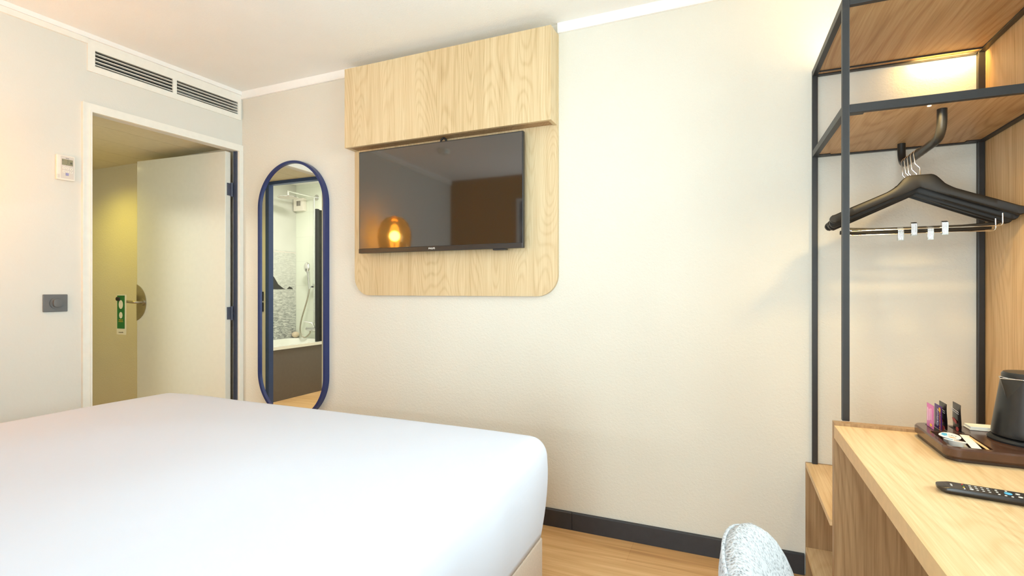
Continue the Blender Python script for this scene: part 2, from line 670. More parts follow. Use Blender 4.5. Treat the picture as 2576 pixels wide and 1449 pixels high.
YF = -3.10                        # wall behind the camera
XR = 0.855
b = BM(); box(b, -5.3, 1.0, -3.3, 0.1, -0.08, 0.0); struct('floor', b, M['floor'])
b = BM(); box(b, -5.3, 1.0, -3.3, 0.1, CEIL, CEIL + 0.1); struct('ceiling', b, M['ceil'])
b = BM(); box(b, -5.3, 1.0, 0.0, 0.1, 0.0, CEIL); struct('wall_back', b, M['wall'])
SY0, SY1 = -2.00, -0.72
SZ0, SZ1 = 0.94, 2.30
b = BM()
box(b, XR, XR + 0.1, SY1, 0.0, 0.0, CEIL)
box(b, XR, XR + 0.1, YF - 0.1, SY0, 0.0, CEIL)
box(b, XR, XR + 0.1, SY0, SY1, 0.0, SZ0)
box(b, XR, XR + 0.1, SY0, SY1, SZ1, CEIL)
struct('wall_right', b, M['wall'])
WX0, WX1, WZ0, WZ1 = -0.74, 0.26, 0.12, 2.30
b = BM()
box(b, -3.3, WX0, YF - 0.1, YF, 0, CEIL)
box(b, WX1, XR, YF - 0.1, YF, 0, CEIL)
box(b, WX0, WX1, YF - 0.1, YF, 0, WZ0)
box(b, WX0, WX1, YF - 0.1, YF, WZ1, CEIL)
struct('wall_front', b, M['wall_ochre'])
b = BM()
DY0, DY1, DZ = -0.843, -0.032, 2.052
boxb(b, -0.045, 0, YF, DY0, 0, CEIL)
boxb(b, -0.045, 0, DY1, 0.0, 0, CEIL)
boxb(b, -0.045, 0, DY0, DY1, DZ, 2.283)
boxb(b, -0.045, 0, DY0, DY1, 2.380, CEIL)
struct('wall_left', b, M['wall_b'])

# added window behind the camera, kept for its fill light
w = thing('fill_window', None, None, (-0.24, YF - 0.05, WZ0)); w['kind'] = 'structure'
b = BM()
for (x0, x1, z0, z1) in ((WX0, WX0 + 0.05, WZ0, WZ1), (WX1 - 0.05, WX1, WZ0, WZ1), (WX0, WX1, WZ0, WZ0 + 0.05), (WX0, WX1, WZ1 - 0.05, WZ1), (-0.265, -0.215, WZ0, WZ1)):
    box(b, x0, x1, YF - 0.075, YF - 0.025, z0, z1)
obj('window_frame', b, M['white'], w)
b = BM(); box(b, WX0 + 0.04, WX1 - 0.04, YF - 0.053, YF - 0.047, WZ0 + 0.04, WZ1 - 0.04)
obj('window_pane', b, M['glass'], w)

w = thing('window_2', None, None, (XR + 0.05, -1.36, SZ0)); w['kind'] = 'structure'
b = BM()
for (y0, y1, z0, z1) in ((SY0, SY0 + 0.05, SZ0, SZ1), (SY1 - 0.05, SY1, SZ0, SZ1), (SY0, SY1, SZ0, SZ0 + 0.05), (SY0, SY1, SZ1 - 0.05, SZ1), (-1.385, -1.335, SZ0, SZ1)):
    box(b, XR + 0.025, XR + 0.075, y0, y1, z0, z1)
obj('window_frame', b, M['white'], w)
b = BM(); box(b, XR + 0.047, XR + 0.053, SY0 + 0.04, SY1 - 0.04, SZ0 + 0.04, SZ1 - 0.04)
obj('window_pane', b, M['glass'], w)

# cornice (trim) along back wall and partition
b = BM(); prism(b, [(0, 2.397), (-0.012, 2.397), (-0.016, 2.402), (-0.018, CEIL), (0, CEIL)], 'x', -2.951, -2.003)
prism(b, [(0, 2.397), (-0.012, 2.397), (-0.016, 2.402), (-0.018, CEIL), (0, CEIL)], 'x', -0.777, XR)
struct('trim_1', b, M['cornice'])
b = BM(); boxb(b, 0.0, 0.020, YF, -0.018, 2.420, CEIL)
struct('trim_2', b, M['cornice'])
b = BM(); boxb(b, 0.0, 0.014, YF, -0.861, 2.393, 2.4195)
struct('trim_3', b, M['white'])
# skirting on the back wall, butt joint near the bed
b = BM()
for x0, x1 in ((-2.95, -0.706), (-0.704, 0.268)):
    prism(b, [(0, 0), (-0.013, 0), (-0.013, 0.079), (-0.009, 0.083), (0, 0.084)], 'x', x0, x1)
struct('baseboard_back', b, M['skirt'])

# door casing on the partition
b = BM()
boxb(b, 0.0, 0.012, DY0 - 0.040, DY0, 0, DZ + 0.043)
boxb(b, 0.0, 0.012, DY1, -0.001, 0, DZ + 0.043)
boxb(b, 0.0, 0.012, DY0, DY1, DZ, DZ + 0.043)
boxb(b, 0.012, 0.017, DY0 - 0.008, DY0 - 0.0, 0, DZ + 0.008)
boxb(b, 0.012, 0.017, DY0, DY1 + 0.008, DZ, DZ + 0.008)
boxb(b, 0.012, 0.017, DY1, DY1 + 0.008, 0, DZ)
boxb(b, 0.012, 0.016, DY0 - 0.040, DY0 - 0.034, 0, DZ + 0.043)
struct('trim_4', b, M['white'])
# dark rebate on the hinge side of the opening
b = BM(); boxb(b, -0.026, -0.001, DY1 - 0.008, DY1 + 0.0, 0, DZ)
boxb(b, -0.024, -0.014, DY1 - 0.012, DY1 - 0.008, 0, DZ)
struct('trim_5', b, M['jamb'])

# hall and bathroom shell behind the partition
HALL_Y = -0.935
HC = 2.092
b = BM(); box(b, -5.2, -5.1, -2.6, 0.0, 0, CEIL); struct('wall_hall_end', b, M['wall'])
b = BM()
BX0, BX1, BZ = -3.735, -3.085, 2.075
box(b, -5.1, BX0, HALL_Y - 0.03, HALL_Y, 0, CEIL)
box(b, BX1, -3.038, HALL_Y - 0.03, HALL_Y, 0, CEIL)
box(b, BX0, BX1, HALL_Y - 0.03, HALL_Y, BZ, CEIL)
struct('wall_hall', b, M['wall_hall'])
b = BM()
for i in range(8):
    x1 = -3.043 - 0.292 * i if i else -3.040
    x0 = max(-5.1, -3.043 - 0.292 * (i + 1) + 0.004)
    box(b, x0, x1, HALL_Y, 0.0, HC, HC + 0.012)
struct('ceiling_hall', b, M['hall_ceil'])
b = BM()
for x0, x1, z0, z1 in ((BX0 - 0.014, BX0 + 0.026, 0, BZ + 0.040), (BX1 - 0.018, -3.040, 0, BZ + 0.040), (BX0 + 0.026, BX1 - 0.018, BZ - 0.010, BZ + 0.040)):
    box(b, x0, x1, HALL_Y - 0.034, HALL_Y + 0.014, z0, z1)
struct('trim_6', b, M['navy_door'])
TX0, TX1, TY0 = -4.985, -4.290, -2.43
b = BM(); box(b, -5.1, -3.10, TY0 - 0.1, TY0, 0, CEIL); struct('wall_bath_end', b, M['tile'])
b = BM(); box(b, -5.1, TX0, TY0, HALL_Y - 0.03, 0, CEIL); struct('wall_bath_side', b, M['tile'])

# ------------------------------------------------------------------ entrance door leaf, swung into the hall
d = thing('door_1', None, None, (-2.982, -0.099, 0.0), R(180 + 3.88)); d['kind'] = 'structure'
b = BM(); box(b, 0, 0.812, -0.040, 0, 0.01, 2.042); bev(b, 0.003)
obj('door_leaf', b, M['door'], d, local=True)
for hz in (1.80, 1.0, 0.25):
    b = BM(); cyl(b, (-0.007, -0.043, hz - 0.045), (-0.007, -0.043, hz + 0.045), 0.008, 12)
    box(b, -0.004, 0.0, -0.040, -0.012, hz - 0.04, hz + 0.04)
    obj('hinge', b, M['jamb'], d, local=True)
b = BM()
pl = [(0.848 + 0.130 * math.cos(t), 1.063 + 0.130 * math.sin(t)) for t in [R(106 + (254 - 106) * k / 28) for k in range(29)]]
prism(b, pl, 'y', 0.0, 0.003)
obj('handle_plate', b, M['steel'], d, local=True)
h = BM(); cyl(h, (0.752, 0.003, 1.066), (0.752, 0.012, 1.066), 0.024, 24)
ho = obj('handle_rose', h, M['steel'], d, local=True)
b = BM(); tube(b, bend([(0.752, 0.010, 1.066), (0.752, 0.052, 1.066), (0.862, 0.056, 1.072)], 0.016), 0.0095, 14)
lev = obj('lever', b, M['steel'], d, local=True)
b = BM(); tube(b, [(0.862, 0.056, 1.074), (0.872, 0.056, 1.085), (0.884, 0.056, 1.088)], 0.008, 12)
obj('lever_neck', b, M['jamb'], lev, local=True)
b = BM(); tube(b, [(0.880, 0.056, 1.088), (0.883, 0.056, 1.088), (0.916, 0.056, 1.089), (0.921, 0.056, 1.089)], [0.012, 0.0175, 0.0175, 0.012], 16)
obj('rubber_tip', b, M['rubber'], lev, local=True)

# paper sign hanging on the lever
t = thing('door_hanger', 'green and white paper door hanger on the lever of the open white door', 'sign', (-2.982, -0.099, 0.0), R(183.88))
HX = 0.872
b = BM(); box(b, HX - 0.052, HX + 0.043, 0.0655, 0.0662, 0.845, 1.118)
obj('card', b, M['card'], t, local=True)
b = BM(); box(b, HX - 0.038, HX + 0.037, 0.0664, 0.0668, 0.885, 1.112)
obj('green_print', b, M['green'], t, local=True)
for cz, rx, rz_ in ((1.050, 0.021, 0.030), (0.977, 0.0165, 0.022)):
    b = BM(); prism(b, disc_pts(HX, cz, rx, rz_), 'y', 0.0669, 0.0673)
    obj('oval_print', b, M['card'], t, local=True)
for s, z_, sz, mk in (('PRIÈRE DE', 0.944, 0.009, 'yellow'), ('PATIENTER', 0.933, 0.009, 'yellow'), ('campanile', 0.860, 0.012, 'ink')):
    b = text_bm(s, sz, 0.0001)
    xf(b, Matrix.Translation((HX, 0.0671, z_)) @ Matrix.Rotation(R(180), 4, 'Z') @ FACE_CAM)
    obj('lettering', b, M[mk], t, local=True)

# ------------------------------------------------------------------ ventilation grille above the door
t = thing('vent_grille', 'cream air vent grille with two slatted openings above the doorway', 'vent', (-2.97, -0.44, 2.253))
b = BM()
gy0, gy1, gz0, gz1 = -0.859, -0.014, 2.258, 2.4195
OP = ((-0.828, -0.444), (-0.423, -0.036))
zo0, zo1 = 2.290, 2.369
boxb(b, 0.0, 0.010, gy0, gy1, zo1, gz1)
boxb(b, 0.0, 0.010, gy0, gy1, gz0, zo0)
boxb(b, 0.0, 0.010, gy0, OP[0][0], zo0, zo1)
boxb(b, 0.0, 0.010, OP[0][1], OP[1][0], zo0, zo1)
boxb(b, 0.0, 0.010, OP[1][1], gy1, zo0, zo1)
obj('grille_frame', b, M['white'], t)
for i, (y0, y1) in enumerate(OP):
    b = BM()
    for k in range(4):
        zc = zo0 + (zo1 - zo0) * (k + 0.62) / 4.35
        boxb(b, -0.012, 0.006, y0, y1, zc - 0.0016, zc + 0.0016)
    obj('slats', b, M['white'], t)
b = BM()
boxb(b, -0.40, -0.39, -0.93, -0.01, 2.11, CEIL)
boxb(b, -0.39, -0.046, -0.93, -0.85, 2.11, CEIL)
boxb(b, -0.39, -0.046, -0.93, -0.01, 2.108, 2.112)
obj('void_shade_box', b, M['dark_void'], t)  # dark liner, the shade of the ceiling void put into its colour
b = BM(); boxb(b, -0.30, -0.12, -0.36, -0.20, 2.12, 2.36)
boxb(b, -0.12, -0.115, -0.275, -0.262, 2.12, 2.40)
obj('fan_unit', b, M['galv'], t)

# ------------------------------------------------------------------ thermostat and dimmer on the partition
t = thing('thermostat', 'white wall thermostat with small grey display beside the doorway', 'thermostat', (-2.993, -0.952, 1.685))
b = BM(); boxb(b, 0.0, 0.016, -0.989, -0.915, 1.685, 1.806); bev(b, 0.004)
obj('housing', b, M['off_white'], t)
b = BM(); boxb(b, 0.016, 0.0172, -0.973, -0.921, 1.693, 1.800)
obj('face_plate', b, M['pale_grey'], t)
b = BM(); boxb(b, 0.0172, 0.0178, -0.969, -0.925, 1.758, 1.787)
lc = obj('display', b, M['lcd'], t)
b = BM()
for (y0, y1, z0, z1) in ((-0.968, -0.964, 1.778, 1.781), (-0.947, -0.943, 1.778, 1.782), (-0.947, -0.944, 1.768, 1.772), (-0.936, -0.928, 1.766, 1.776), (-0.952, -0.948, 1.759, 1.761)):
    boxb(b, 0.0178, 0.0180, y0, y1, z0, z1)
obj('segments', b, M['lcd_ink'], lc)
b = BM(); boxb(b, 0.0172, 0.0176, -0.954, -0.940, 1.791, 1.793)
obj('logo', b, M['ink'], t)
for (y, z_) in ((-0.961, 1.744), (-0.946, 1.744), (-0.961, 1.727), (-0.946, 1.727), (-0.931, 1.742), (-0.931, 1.726)):
    b = BM(); boxb(b, 0.0172, 0.0188, y - 0.0055, y + 0.0055, z_ - 0.005, z_ + 0.005)
    k = obj('button', b, M['off_white'], t)
    b = BM(); boxb(b, 0.0188, 0.0190, y - 0.0014, y + 0.0014, z_ - 0.001, z_ + 0.001)
    obj('symbol', b, M['ink'], k)
b = BM(); boxb(b, 0.0172, 0.0184, -0.954, -0.942, 1.708, 1.721)
obj('button', b, M['lavender'], t, label='lavender power button')
b = BM()
for k in range(5):
    boxb(b, 0.016, 0.0168, -0.986, -0.976, 1.694 + k * 0.0035, 1.696 + k * 0.0035)
obj('vent_ribs', b, M['pale_grey'], t)

t = thing('dimmer_switch', 'slate grey dimmer switch on the pale wall below the thermostat', 'switch', (-2.994, -0.988, 1.046))
b = BM(); boxb(b, 0.0, 0.008, -1.036, -0.941, 1.046, 1.130); bev(b, 0.003)
obj('plate', b, M['grey_plastic'], t)
b = BM()
o_ = XB + KB * -0.986
prism(b, disc_pts(-0.986, 1.088, 0.027), 'x', o_ + 0.008, o_ + 0.012)
obj('dial_ring', b, M['grey_plastic'], t)
b = BM(); prism(b, rrect(-1.003, -0.969, 1.070, 1.107, 0.012), 'x', o_ + 0.012, o_ + 0.024); bev(b, 0.002)
obj('knob', b, M['grey_plastic'], t, smooth=True)

# hall switch and socket (seen in the mirror)
t = thing('rocker_switch', 'dark hall switch above the socket, seen in the mirror', 'switch', (-3.828, HALL_Y, 1.05))
b = BM(); box(b, -3.868, -3.786, HALL_Y, HALL_Y + 0.009, 1.052, 1.134); bev(b, 0.003)
obj('plate', b, M['anthracite'], t)
b = BM(); box(b, -3.850, -3.804, HALL_Y + 0.009, HALL_Y + 0.013, 1.070, 1.116); bev(b, 0.0015)
obj('rocker', b, M['anthracite'], t)
t = thing('power_socket', 'dark hall socket under the switch, seen in the mirror', 'socket', (-3.828, HALL_Y, 0.95))
b = BM(); box(b, -3.868, -3.786, HALL_Y, HALL_Y + 0.009, 0.958, 1.040); bev(b, 0.003)
obj('plate', b, M['anthracite'], t)
b = BM(); ring_prism(b, disc_pts(-3.827, 0.999, 0.024), disc_pts(-3.827, 0.999, 0.019), 'y', HALL_Y + 0.009, HALL_Y + 0.0125)
obj('socket_ring', b, M['anthracite'], t)

# hall downlight
t = thing('downlight', 'round recessed spotlight in the low hall ceiling', 'light', (-4.19, -0.43, HC - 0.004))
b = BM(); ring_prism(b, disc_pts(-4.19, -0.43, 0.055, n=32), disc_pts(-4.19, -0.43, 0.040, n=32), 'z', HC - 0.005, HC)
obj('trim_ring', b, M['chrome'], t)
b = BM(); prism(b, disc_pts(-4.19, -0.43, 0.040, n=32), 'z', HC - 0.003, HC - 0.0005)
obj('lens', b, M['spot'], t)
lamp('hall_spot', 'SPOT', (-4.19, -0.43, HC - 0.012), 24, (1.0, 0.81, 0.10), (0, 0, 0), spot_size=R(150), spot_blend=0.9, shadow_soft_size=0.05)

# ------------------------------------------------------------------ mirror
t = thing('wall_mirror', 'tall oblong mirror with rounded ends and navy frame on pale wall', 'mirror', (-2.49, 0.0, 0.355))
mx0, mx1, mz0, mz1 = -2.768, -2.214, 0.355, 1.945
rr = (mx1 - mx0) / 2
out = rrect(mx0, mx1, mz0, mz1, rr - 0.0001, 24)
inn = rrect(mx0 + 0.016, mx1 - 0.016, mz0 + 0.016, mz1 - 0.016, rr - 0.0161, 24)
b = BM(); ring_prism(b, out, inn, 'y', -0.036, -0.001)
obj('frame', b, M['navy'], t, smooth=True)
b = BM(); prism(b, rrect(mx0 + 0.0155, mx1 - 0.0155, mz0 + 0.0155, mz1 - 0.0155, rr - 0.0156, 24), 'y', -0.026, -0.004)
obj('glass', b, M['mirror'], t)

# ------------------------------------------------------------------ TV wall
b = BM()
prism(b, rrect(-2.005, -0.775, 1.120, 2.392, 0.105, 12, (1, 1, 0, 0)), 'y', -0.022, -0.0005)
tag(obj('tv_panel', b, M['oak_v']), 'flat oak board with rounded lower corners behind the television', 'wall panel')
t = thing('wall_cabinet', 'oak box cabinet fixed above the television under the ceiling', 'cabinet', (-1.39, -0.07, 1.948))
cy0, cy1, cz0, cz1 = -0.112, -0.023, 1.948, 2.390
b = BM(); box(b, -2.000, -0.777, cy0, cy0 + 0.018, cz0, cz1)
obj('front_panel', b, M['oak_v'], t)
for x0, x1 in ((-2.000, -1.982), (-0.795, -0.777)):
    b = BM(); box(b, x0, x1, cy0 + 0.018, cy1, cz0, cz1)
    obj('side_panel', b, M['oak_v'], t)
b = BM(); box(b, -1.982, -0.795, cy0 + 0.018, cy1, cz0 + 0.004, cz0 + 0.020)
obj('bottom_panel', b, M['oak_shaded'], t)
b = BM(); box(b, -1.982, -0.795, cy0 + 0.018, cy1, cz1 - 0.018, cz1)
obj('top_panel', b, M['oak_v'], t)

t = thing('television', 'flat black television on the oak board, switched off', 'television', (-1.42, -0.06, 1.355))
tx0, tx1, ty, tz0, tz1 = -1.917, -0.926, -0.090, 1.355, 1.921
b = BM(); box(b, tx0, tx1, ty, ty + 0.022, tz0, tz1); bev(b, 0.003)
obj('casing', b, M['black'], t)
b = BM(); box(b, tx0 + 0.005, tx1 - 0.005, ty - 0.0012, ty, tz0 + 0.026, tz1 - 0.005)
obj('screen', b, M['screen'], t)
b = BM(); box(b, tx0 + 0.002, tx1 - 0.002, ty - 0.005, ty, tz0, tz0 + 0.0245); bev(b, 0.0015)
be = obj('lower_bezel', b, M['remote'], t)
b = text_bm('PHILIPS', 0.0125, 0.0003)
xf(b, Matrix.Translation((-1.438, ty - 0.0054, tz0 + 0.0125)) @ Matrix.Scale(1.0, 4) @ FACE_CAM)
obj('lettering', b, M['white_ink'], be)
b = BM(); box(b, -1.75, -1.05, ty + 0.022, -0.024, 1.48, 1.80); bev(b, 0.008)
obj('rear_housing', b, M['black'], t)
b = BM(); box(b, -1.09, -1.02, ty + 0.004, ty + 0.03, tz0 - 0.007, tz0 + 0.001)
obj('port_block', b, M['black'], t)
b = BM(); tube(b, [(-1.388 - 0.016, ty + 0.03, 1.921), (-1.388 - 0.014, ty + 0.03, 1.938), (-1.388, ty + 0.03, 1.9475), (-1.388 + 0.014, ty + 0.03, 1.938), (-1.388 + 0.016, ty + 0.03, 1.921)], 0.006, 10)
obj('top_clip', b, M['rubber'], t)

# ------------------------------------------------------------------ wardrobe rack
wx0, wx1, wy0, wy1 = 0.304, 0.831, -0.567, -0.002
PW, RX = 0.019, 0.294
ZS, ZT, BR = 1.683, 2.006, 0.025
t = thing('open_wardrobe', 'open wardrobe of black metal bars with oak shelves in the corner', 'wardrobe', (0.57, -0.285, 0.456))
for (x, y, zb) in ((wx0, wy0, 0.7585), (RX, wy1 - PW - 0.001, 0.456), (wx1 - PW, wy1 - PW - 0.001, 0.456), (wx1 - PW, wy0, 0.7585)):
    b = BM(); box(b, x, x + PW, y, y + PW, zb, ZT + BR); bev(b, 0.002)
    obj('post', b, M['black'], t)
for z_ in (ZS, ZT):
    for y, xa in ((wy0, wx0), (wy1 - PW - 0.001, RX)):
        b = BM(); box(b, xa + PW, wx1 - PW, y + 0.0005, y + PW - 0.0005, z_, z_ + BR); bev(b, 0.0015)
        obj('crossbar', b, M['black'], t)
    for x, dxr in ((wx0, RX - wx0), (wx1 - PW, 0.0)):
        b = BM()
        y0_, y1_ = wy0 + PW, wy1 - PW - 0.001
        prism(b, [(x + 0.0005, y0_), (x + PW - 0.0005, y0_), (x + dxr + PW - 0.0005, y1_), (x + dxr + 0.0005, y1_)], 'z', z_, z_ + BR); bev(b, 0.0015)
        obj('side_bar', b, M['black'], t)
    b = BM(); prism(b, [(wx0 + PW, wy0 + PW), (wx1 - PW, wy0 + PW), (wx1 - PW, wy1 - PW - 0.001), (RX + PW, wy1 - PW - 0.001)], 'z', z_ + 0.005, z_ + 0.022)
    obj('shelf', b, M['oak_warm'], t)
for (x, y) in ((wx0 + PW, wy0 + PW), (RX + PW + 0.001, wy1 - PW - 0.017), (wx1 - PW - 0.04, wy1 - PW - 0.023), (wx1 - PW - 0.04, wy0 + PW)):
    b = BM(); box(b, x, x + 0.04, y, y + 0.018, ZS + 0.001, ZS + 0.006)
    obj('bracket', b, M['black'], t)
b = BM()
tube(b, bend([(0.570, -0.479, 1.688), (0.570, -0.479, 1.606), (0.570, -0.085, 1.606), (0.570, -0.085, 1.688)], 0.058, 8), 0.0125, 18)
obj('hanging_rod', b, M['blackp'], t, smooth=True)
b = BM(); box(b, RX + PW, 0.812, -0.056, -0.052, ZT, ZT + 0.0049)
obj('led_shield', b, M['black'], t)  # added shield that hides the glowing strip from the camera
b = BM(); box(b, 0.625, 0.805, -0.0518, -0.0512, ZT + 0.0025, ZT + 0.0045)
obj('led_strip', b, M['led'], t)
lamp('wardrobe_led', 'AREA', (0.715, -0.0505, ZT + 0.003), 1.0, (1.0, 0.64, 0.20), (R(55), 0, 0), shape='RECTANGLE', size=0.17, size_y=0.006)

b = BM(); cyl(b, (0.525, -0.530, ZS + 0.0025), (0.525, -0.530, ZS + 0.0049), 0.005, 16)
obj('spot_lens', b, M['led'], t)
lamp('wardrobe_spot', 'SPOT', (0.525, -0.530, ZS - 0.002), 20, (1.0, 0.70, 0.28), (0, 0, 0), spot_size=R(168), spot_blend=1.0, shadow_soft_size=0.045)

b = BM(); box(b, 0.36, 0.78, -0.10, -0.085, ZT + 0.0225, ZT + 0.029)
obj('top_led_strip', b, M['led'], t)
lamp('wardrobe_top_led', 'AREA', (0.57, -0.0925, ZT + 0.032), 2.2, (1.0, 0.80, 0.46), (R(180), 0, 0), shape='RECTANGLE', size=0.42, size_y=0.02)

b = BM(); box(b, 0.8325, XR - 0.0005, -0.64, -0.0005, 0.0, CEIL - 0.002)
tag(obj('side_panel', b, M['oak_side']), 'tall oak wall panel closing the side of the open wardrobe', 'wall panel')

# low cubby under the wardrobe
t = thing('cubby_bench', 'low oak cubby bench open towards the bed, beneath the wardrobe', 'bench', (0.56, -0.28, 0.0))
cx0, cx1 = 0.272, 0.831
b = BM(); box(b, cx0, cx1, -0.566, -0.014, 0.438, 0.456)
obj('top', b, M['oak_y'], t)
b = BM(); box(b, cx0 + 0.0005, cx1, -0.566, -0.014, 0.098, 0.116)
obj('shelf', b, M['oak_y'], t)
b = BM(); box(b, cx0 - 0.0, cx1, -0.0135, -0.0005, 0.0, 0.4555)
obj('back_panel', b, M['oak_shaded'], t)
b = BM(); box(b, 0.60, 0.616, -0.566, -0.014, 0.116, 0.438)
obj('divider', b, M['oak_shaded'], t)
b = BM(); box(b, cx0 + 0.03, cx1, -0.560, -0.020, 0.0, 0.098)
obj('plinth', b, M['oak_shaded'], t)

# ------------------------------------------------------------------ desk
t = thing('desk', 'long oak desk with thick top running forward from the open wardrobe', 'desk', (0.56, -1.2, 0.0))
b = BM(); box(b, 0.280, 0.8315, -1.93, -0.598, 0.7125, 0.750)
obj('desk_top', b, M['oak_y'], t)
b = BM(); box(b, 0.2780, 0.2800, -1.93, -0.598, 0.7125, 0.750)
obj('front_edge', b, M['oak_band'], t)
b = BM(); box(b, 0.278, 0.8315, -0.5975, -0.5675, 0.0, 0.758)
obj('end_panel', b, M['oak_shaded'], t)
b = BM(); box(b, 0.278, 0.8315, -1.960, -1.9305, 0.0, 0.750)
obj('end_panel', b, M['oak_shaded'], t)

# ------------------------------------------------------------------ coat hangers
def hanger_body(bm, w, th=0.012):
    """Wooden hanger: flat plateau, sloping shoulders with widened round ends. Local: x across, z up, hook foot at z=0."""
    up, lo = [], []
    n = 34
    for i in range(n + 1):
        s = i / n
        x = w * s
        KP = ((0, 0), (0.030, 0), (0.040, -0.004), (0.050, -0.015), (0.066, -0.035), (0.090, -0.051), (0.130, -0.069), (0.190, -0.095), (0.260, -0.128))
        for (xa, za), (xb, zb_) in zip(KP, KP[1:]):
            if xa <= x <= xb:
                zu = za + (zb_ - za) * (x - xa) / (xb - xa)
        zl = -0.040 - 0.110 * s
        up.append((x, zu))
        lo.append((x, zl))
    ex, zu, zl = w, up[-1][1], lo[-1][1]
    mid, rad = (zu + zl) / 2, (zu - zl) / 2
    tip = [(ex + 0.9 * rad * math.cos(t_), mid + rad * math.sin(t_)) for t_ in [R(90 - 180 * k / 10) for k in range(1, 10)]]
    half = up + tip + lo[::-1]
    left = [(-x, z_) for x, z_ in half[::-1]]
    outline = half[:-1] + [lo[0]] + left[1:-1]
    # build as strip of quads so that the shoulders can bow forward
    prof = up + [(ex + 0.5 * rad, mid + 0.87 * rad), (ex + 0.8 * rad, mid + 0.6 * rad), (ex + 0.97 * rad, mid + 0.25 * rad)]
    low = lo + [(ex + 0.5 * rad, mid - 0.87 * rad), (ex + 0.8 * rad, mid - 0.6 * rad), (ex + 0.97 * rad, mid - 0.25 * rad)]
    xs = [(-x, a_, c_) for (x, a_), (_, c_) in zip(prof[::-1], low[::-1])] + [(x, a_, c_) for (x, a_), (_, c_) in list(zip(prof, low))[1:]]
    rows = []
    for x, zu_, zl_ in xs:
        q = abs(x) / w
        yb = -0.014 * q * q
        tt = th * (0.8 + 0.7 * q)
        zc, hz = (zu_ + zl_) / 2, (zu_ - zl_) / 2
        rows.append([bm.verts.new((x, yb + tt / 2 * sy, zc + hz * sz)) for sy, sz in ((-0.5, 1), (-1, 0.75), (-1, -0.75), (-0.5, -1), (0.5, -1), (1, -0.75), (1, 0.75), (0.5, 1))])
    for A, B in zip(rows, rows[1:]):
        for k in range(8):
            bm.faces.new((A[k], A[(k + 1) % 8], B[(k + 1) % 8], B[k]))
    bm.faces.new(rows[0])
    bm.faces.new(rows[-1][::-1])


HZ = 1.533
def hanger(label, y, rz, w, bar=True, clips=False, dz=0.0, dx=0.0):
    t = thing('coat_hanger', label, 'hanger', (0.570 + dx, y, HZ + dz), rz, 'coat hangers on the wardrobe rod')
    b = BM(); hanger_body(b, w)
    obj('shoulders', b, M['hang'], t, local=True, smooth=True, auto=50)
    top = 1.606 + 0.0125 - (HZ + dz) + 0.0022
    r_ = 0.0168
    pts = [(0.0, 0, -0.004), (0.0, 0, 0.022), (-0.013, 0, 0.038)]
    for k in range(0, 13):
        a_ = R(200 - 205 * k / 12)
        pts.append((r_ * math.cos(a_) - dx, 0, top - r_ + r_ * math.sin(a_)))
    b = BM(); tube(b, pts, 0.0019, 8)
    obj('hook', b, M['chrome'], t, local=True, smooth=True)
    if bar:
        b = BM(); tube(b, [(-w * 0.86, -0.008, -0.158), (-w * 0.5, -0.003, -0.163), (w * 0.5, -0.003, -0.163), (w * 0.86, -0.008, -0.158)], 0.0075, 10)
        obj('trouser_bar', b, M['hang'], t, local=True, smooth=True)
    if clips:
        b = BM()
        tube(b, bend([(-w * 0.83, -0.020, -0.142), (-w * 0.83, -0.022, -0.180), (w * 0.83, -0.022, -0.180), (w * 0.83, -0.020, -0.142)], 0.010), 0.0017, 8)
        wr = obj('wire_bar', b, M['chrome'], t, local=True, smooth=True)
        for cx in clips:
            b = BM()
            prism(b, [(-0.013, -0.160), (-0.0165, -0.158), (-0.030, -0.163), (-0.031, -0.178), (-0.028, -0.203), (-0.024, -0.203), (-0.0215, -0.190), (-0.020, -0.203), (-0.016, -0.203), (-0.013, -0.180)], 'x', cx - 0.008, cx + 0.008)
            cl = obj('clip', b, M['chrome'], t, local=True)
            b = BM()
            for k in range(4):
                box(b, cx - 0.0075 + k * 0.004, cx - 0.0055 + k * 0.004, -0.0322, -0.0305, -0.200, -0.164)
            obj('clip_ribs', b, M['chrome'], cl, local=True)
    return t


hanger('black wooden hanger nearest the desk front, with chrome clips on its wire bar'.replace('nearest', 'closest to').replace('closest to the desk front', 'hung foremost on the rod'), -0.286, R(-1), 0.243, False, (-0.022, 0.058))
hanger('black wooden hanger second from the front, with trouser bar and chrome clips', -0.2525, R(-0.5), 0.238, True, (-0.050, 0.030), -0.012)
hanger('black wooden hanger in the middle of the rod, with plain trouser bar', -0.219, R(0), 0.236, True, False, -0.018)
hanger('black wooden hanger behind the middle one, with plain trouser bar', -0.1855, R(0.5), 0.236, True, False, -0.010)
hanger('black wooden hanger hung deepest on the rod, by the back wall', -0.153, R(0), 0.238, True, False, -0.012)

# ------------------------------------------------------------------ tray and everything on it
DT = 0.7506
t = thing('tea_tray', 'glossy dark brown tray with rounded corners on the oak desk', 'tray', (0.65, -0.73, DT))
TXa, TXb, TYa, TYb, TH = 0.462, 0.827, -0.866, -0.606, 0.032
ins = (0.476, 0.556, -0.846, -0.705)     # square recess
ks = (0.668, -0.728)
b = BM()
prism(b, rrect(TXa + 0.006, TXb - 0.006, TYa + 0.006, TYb - 0.006, 0.03), 'z', DT, DT + 0.008)
obj('tray_base', b, M['tray_in'], t)
b = BM()
outer = rrect(TXa, TXb, TYa, TYb, 0.034, 8)
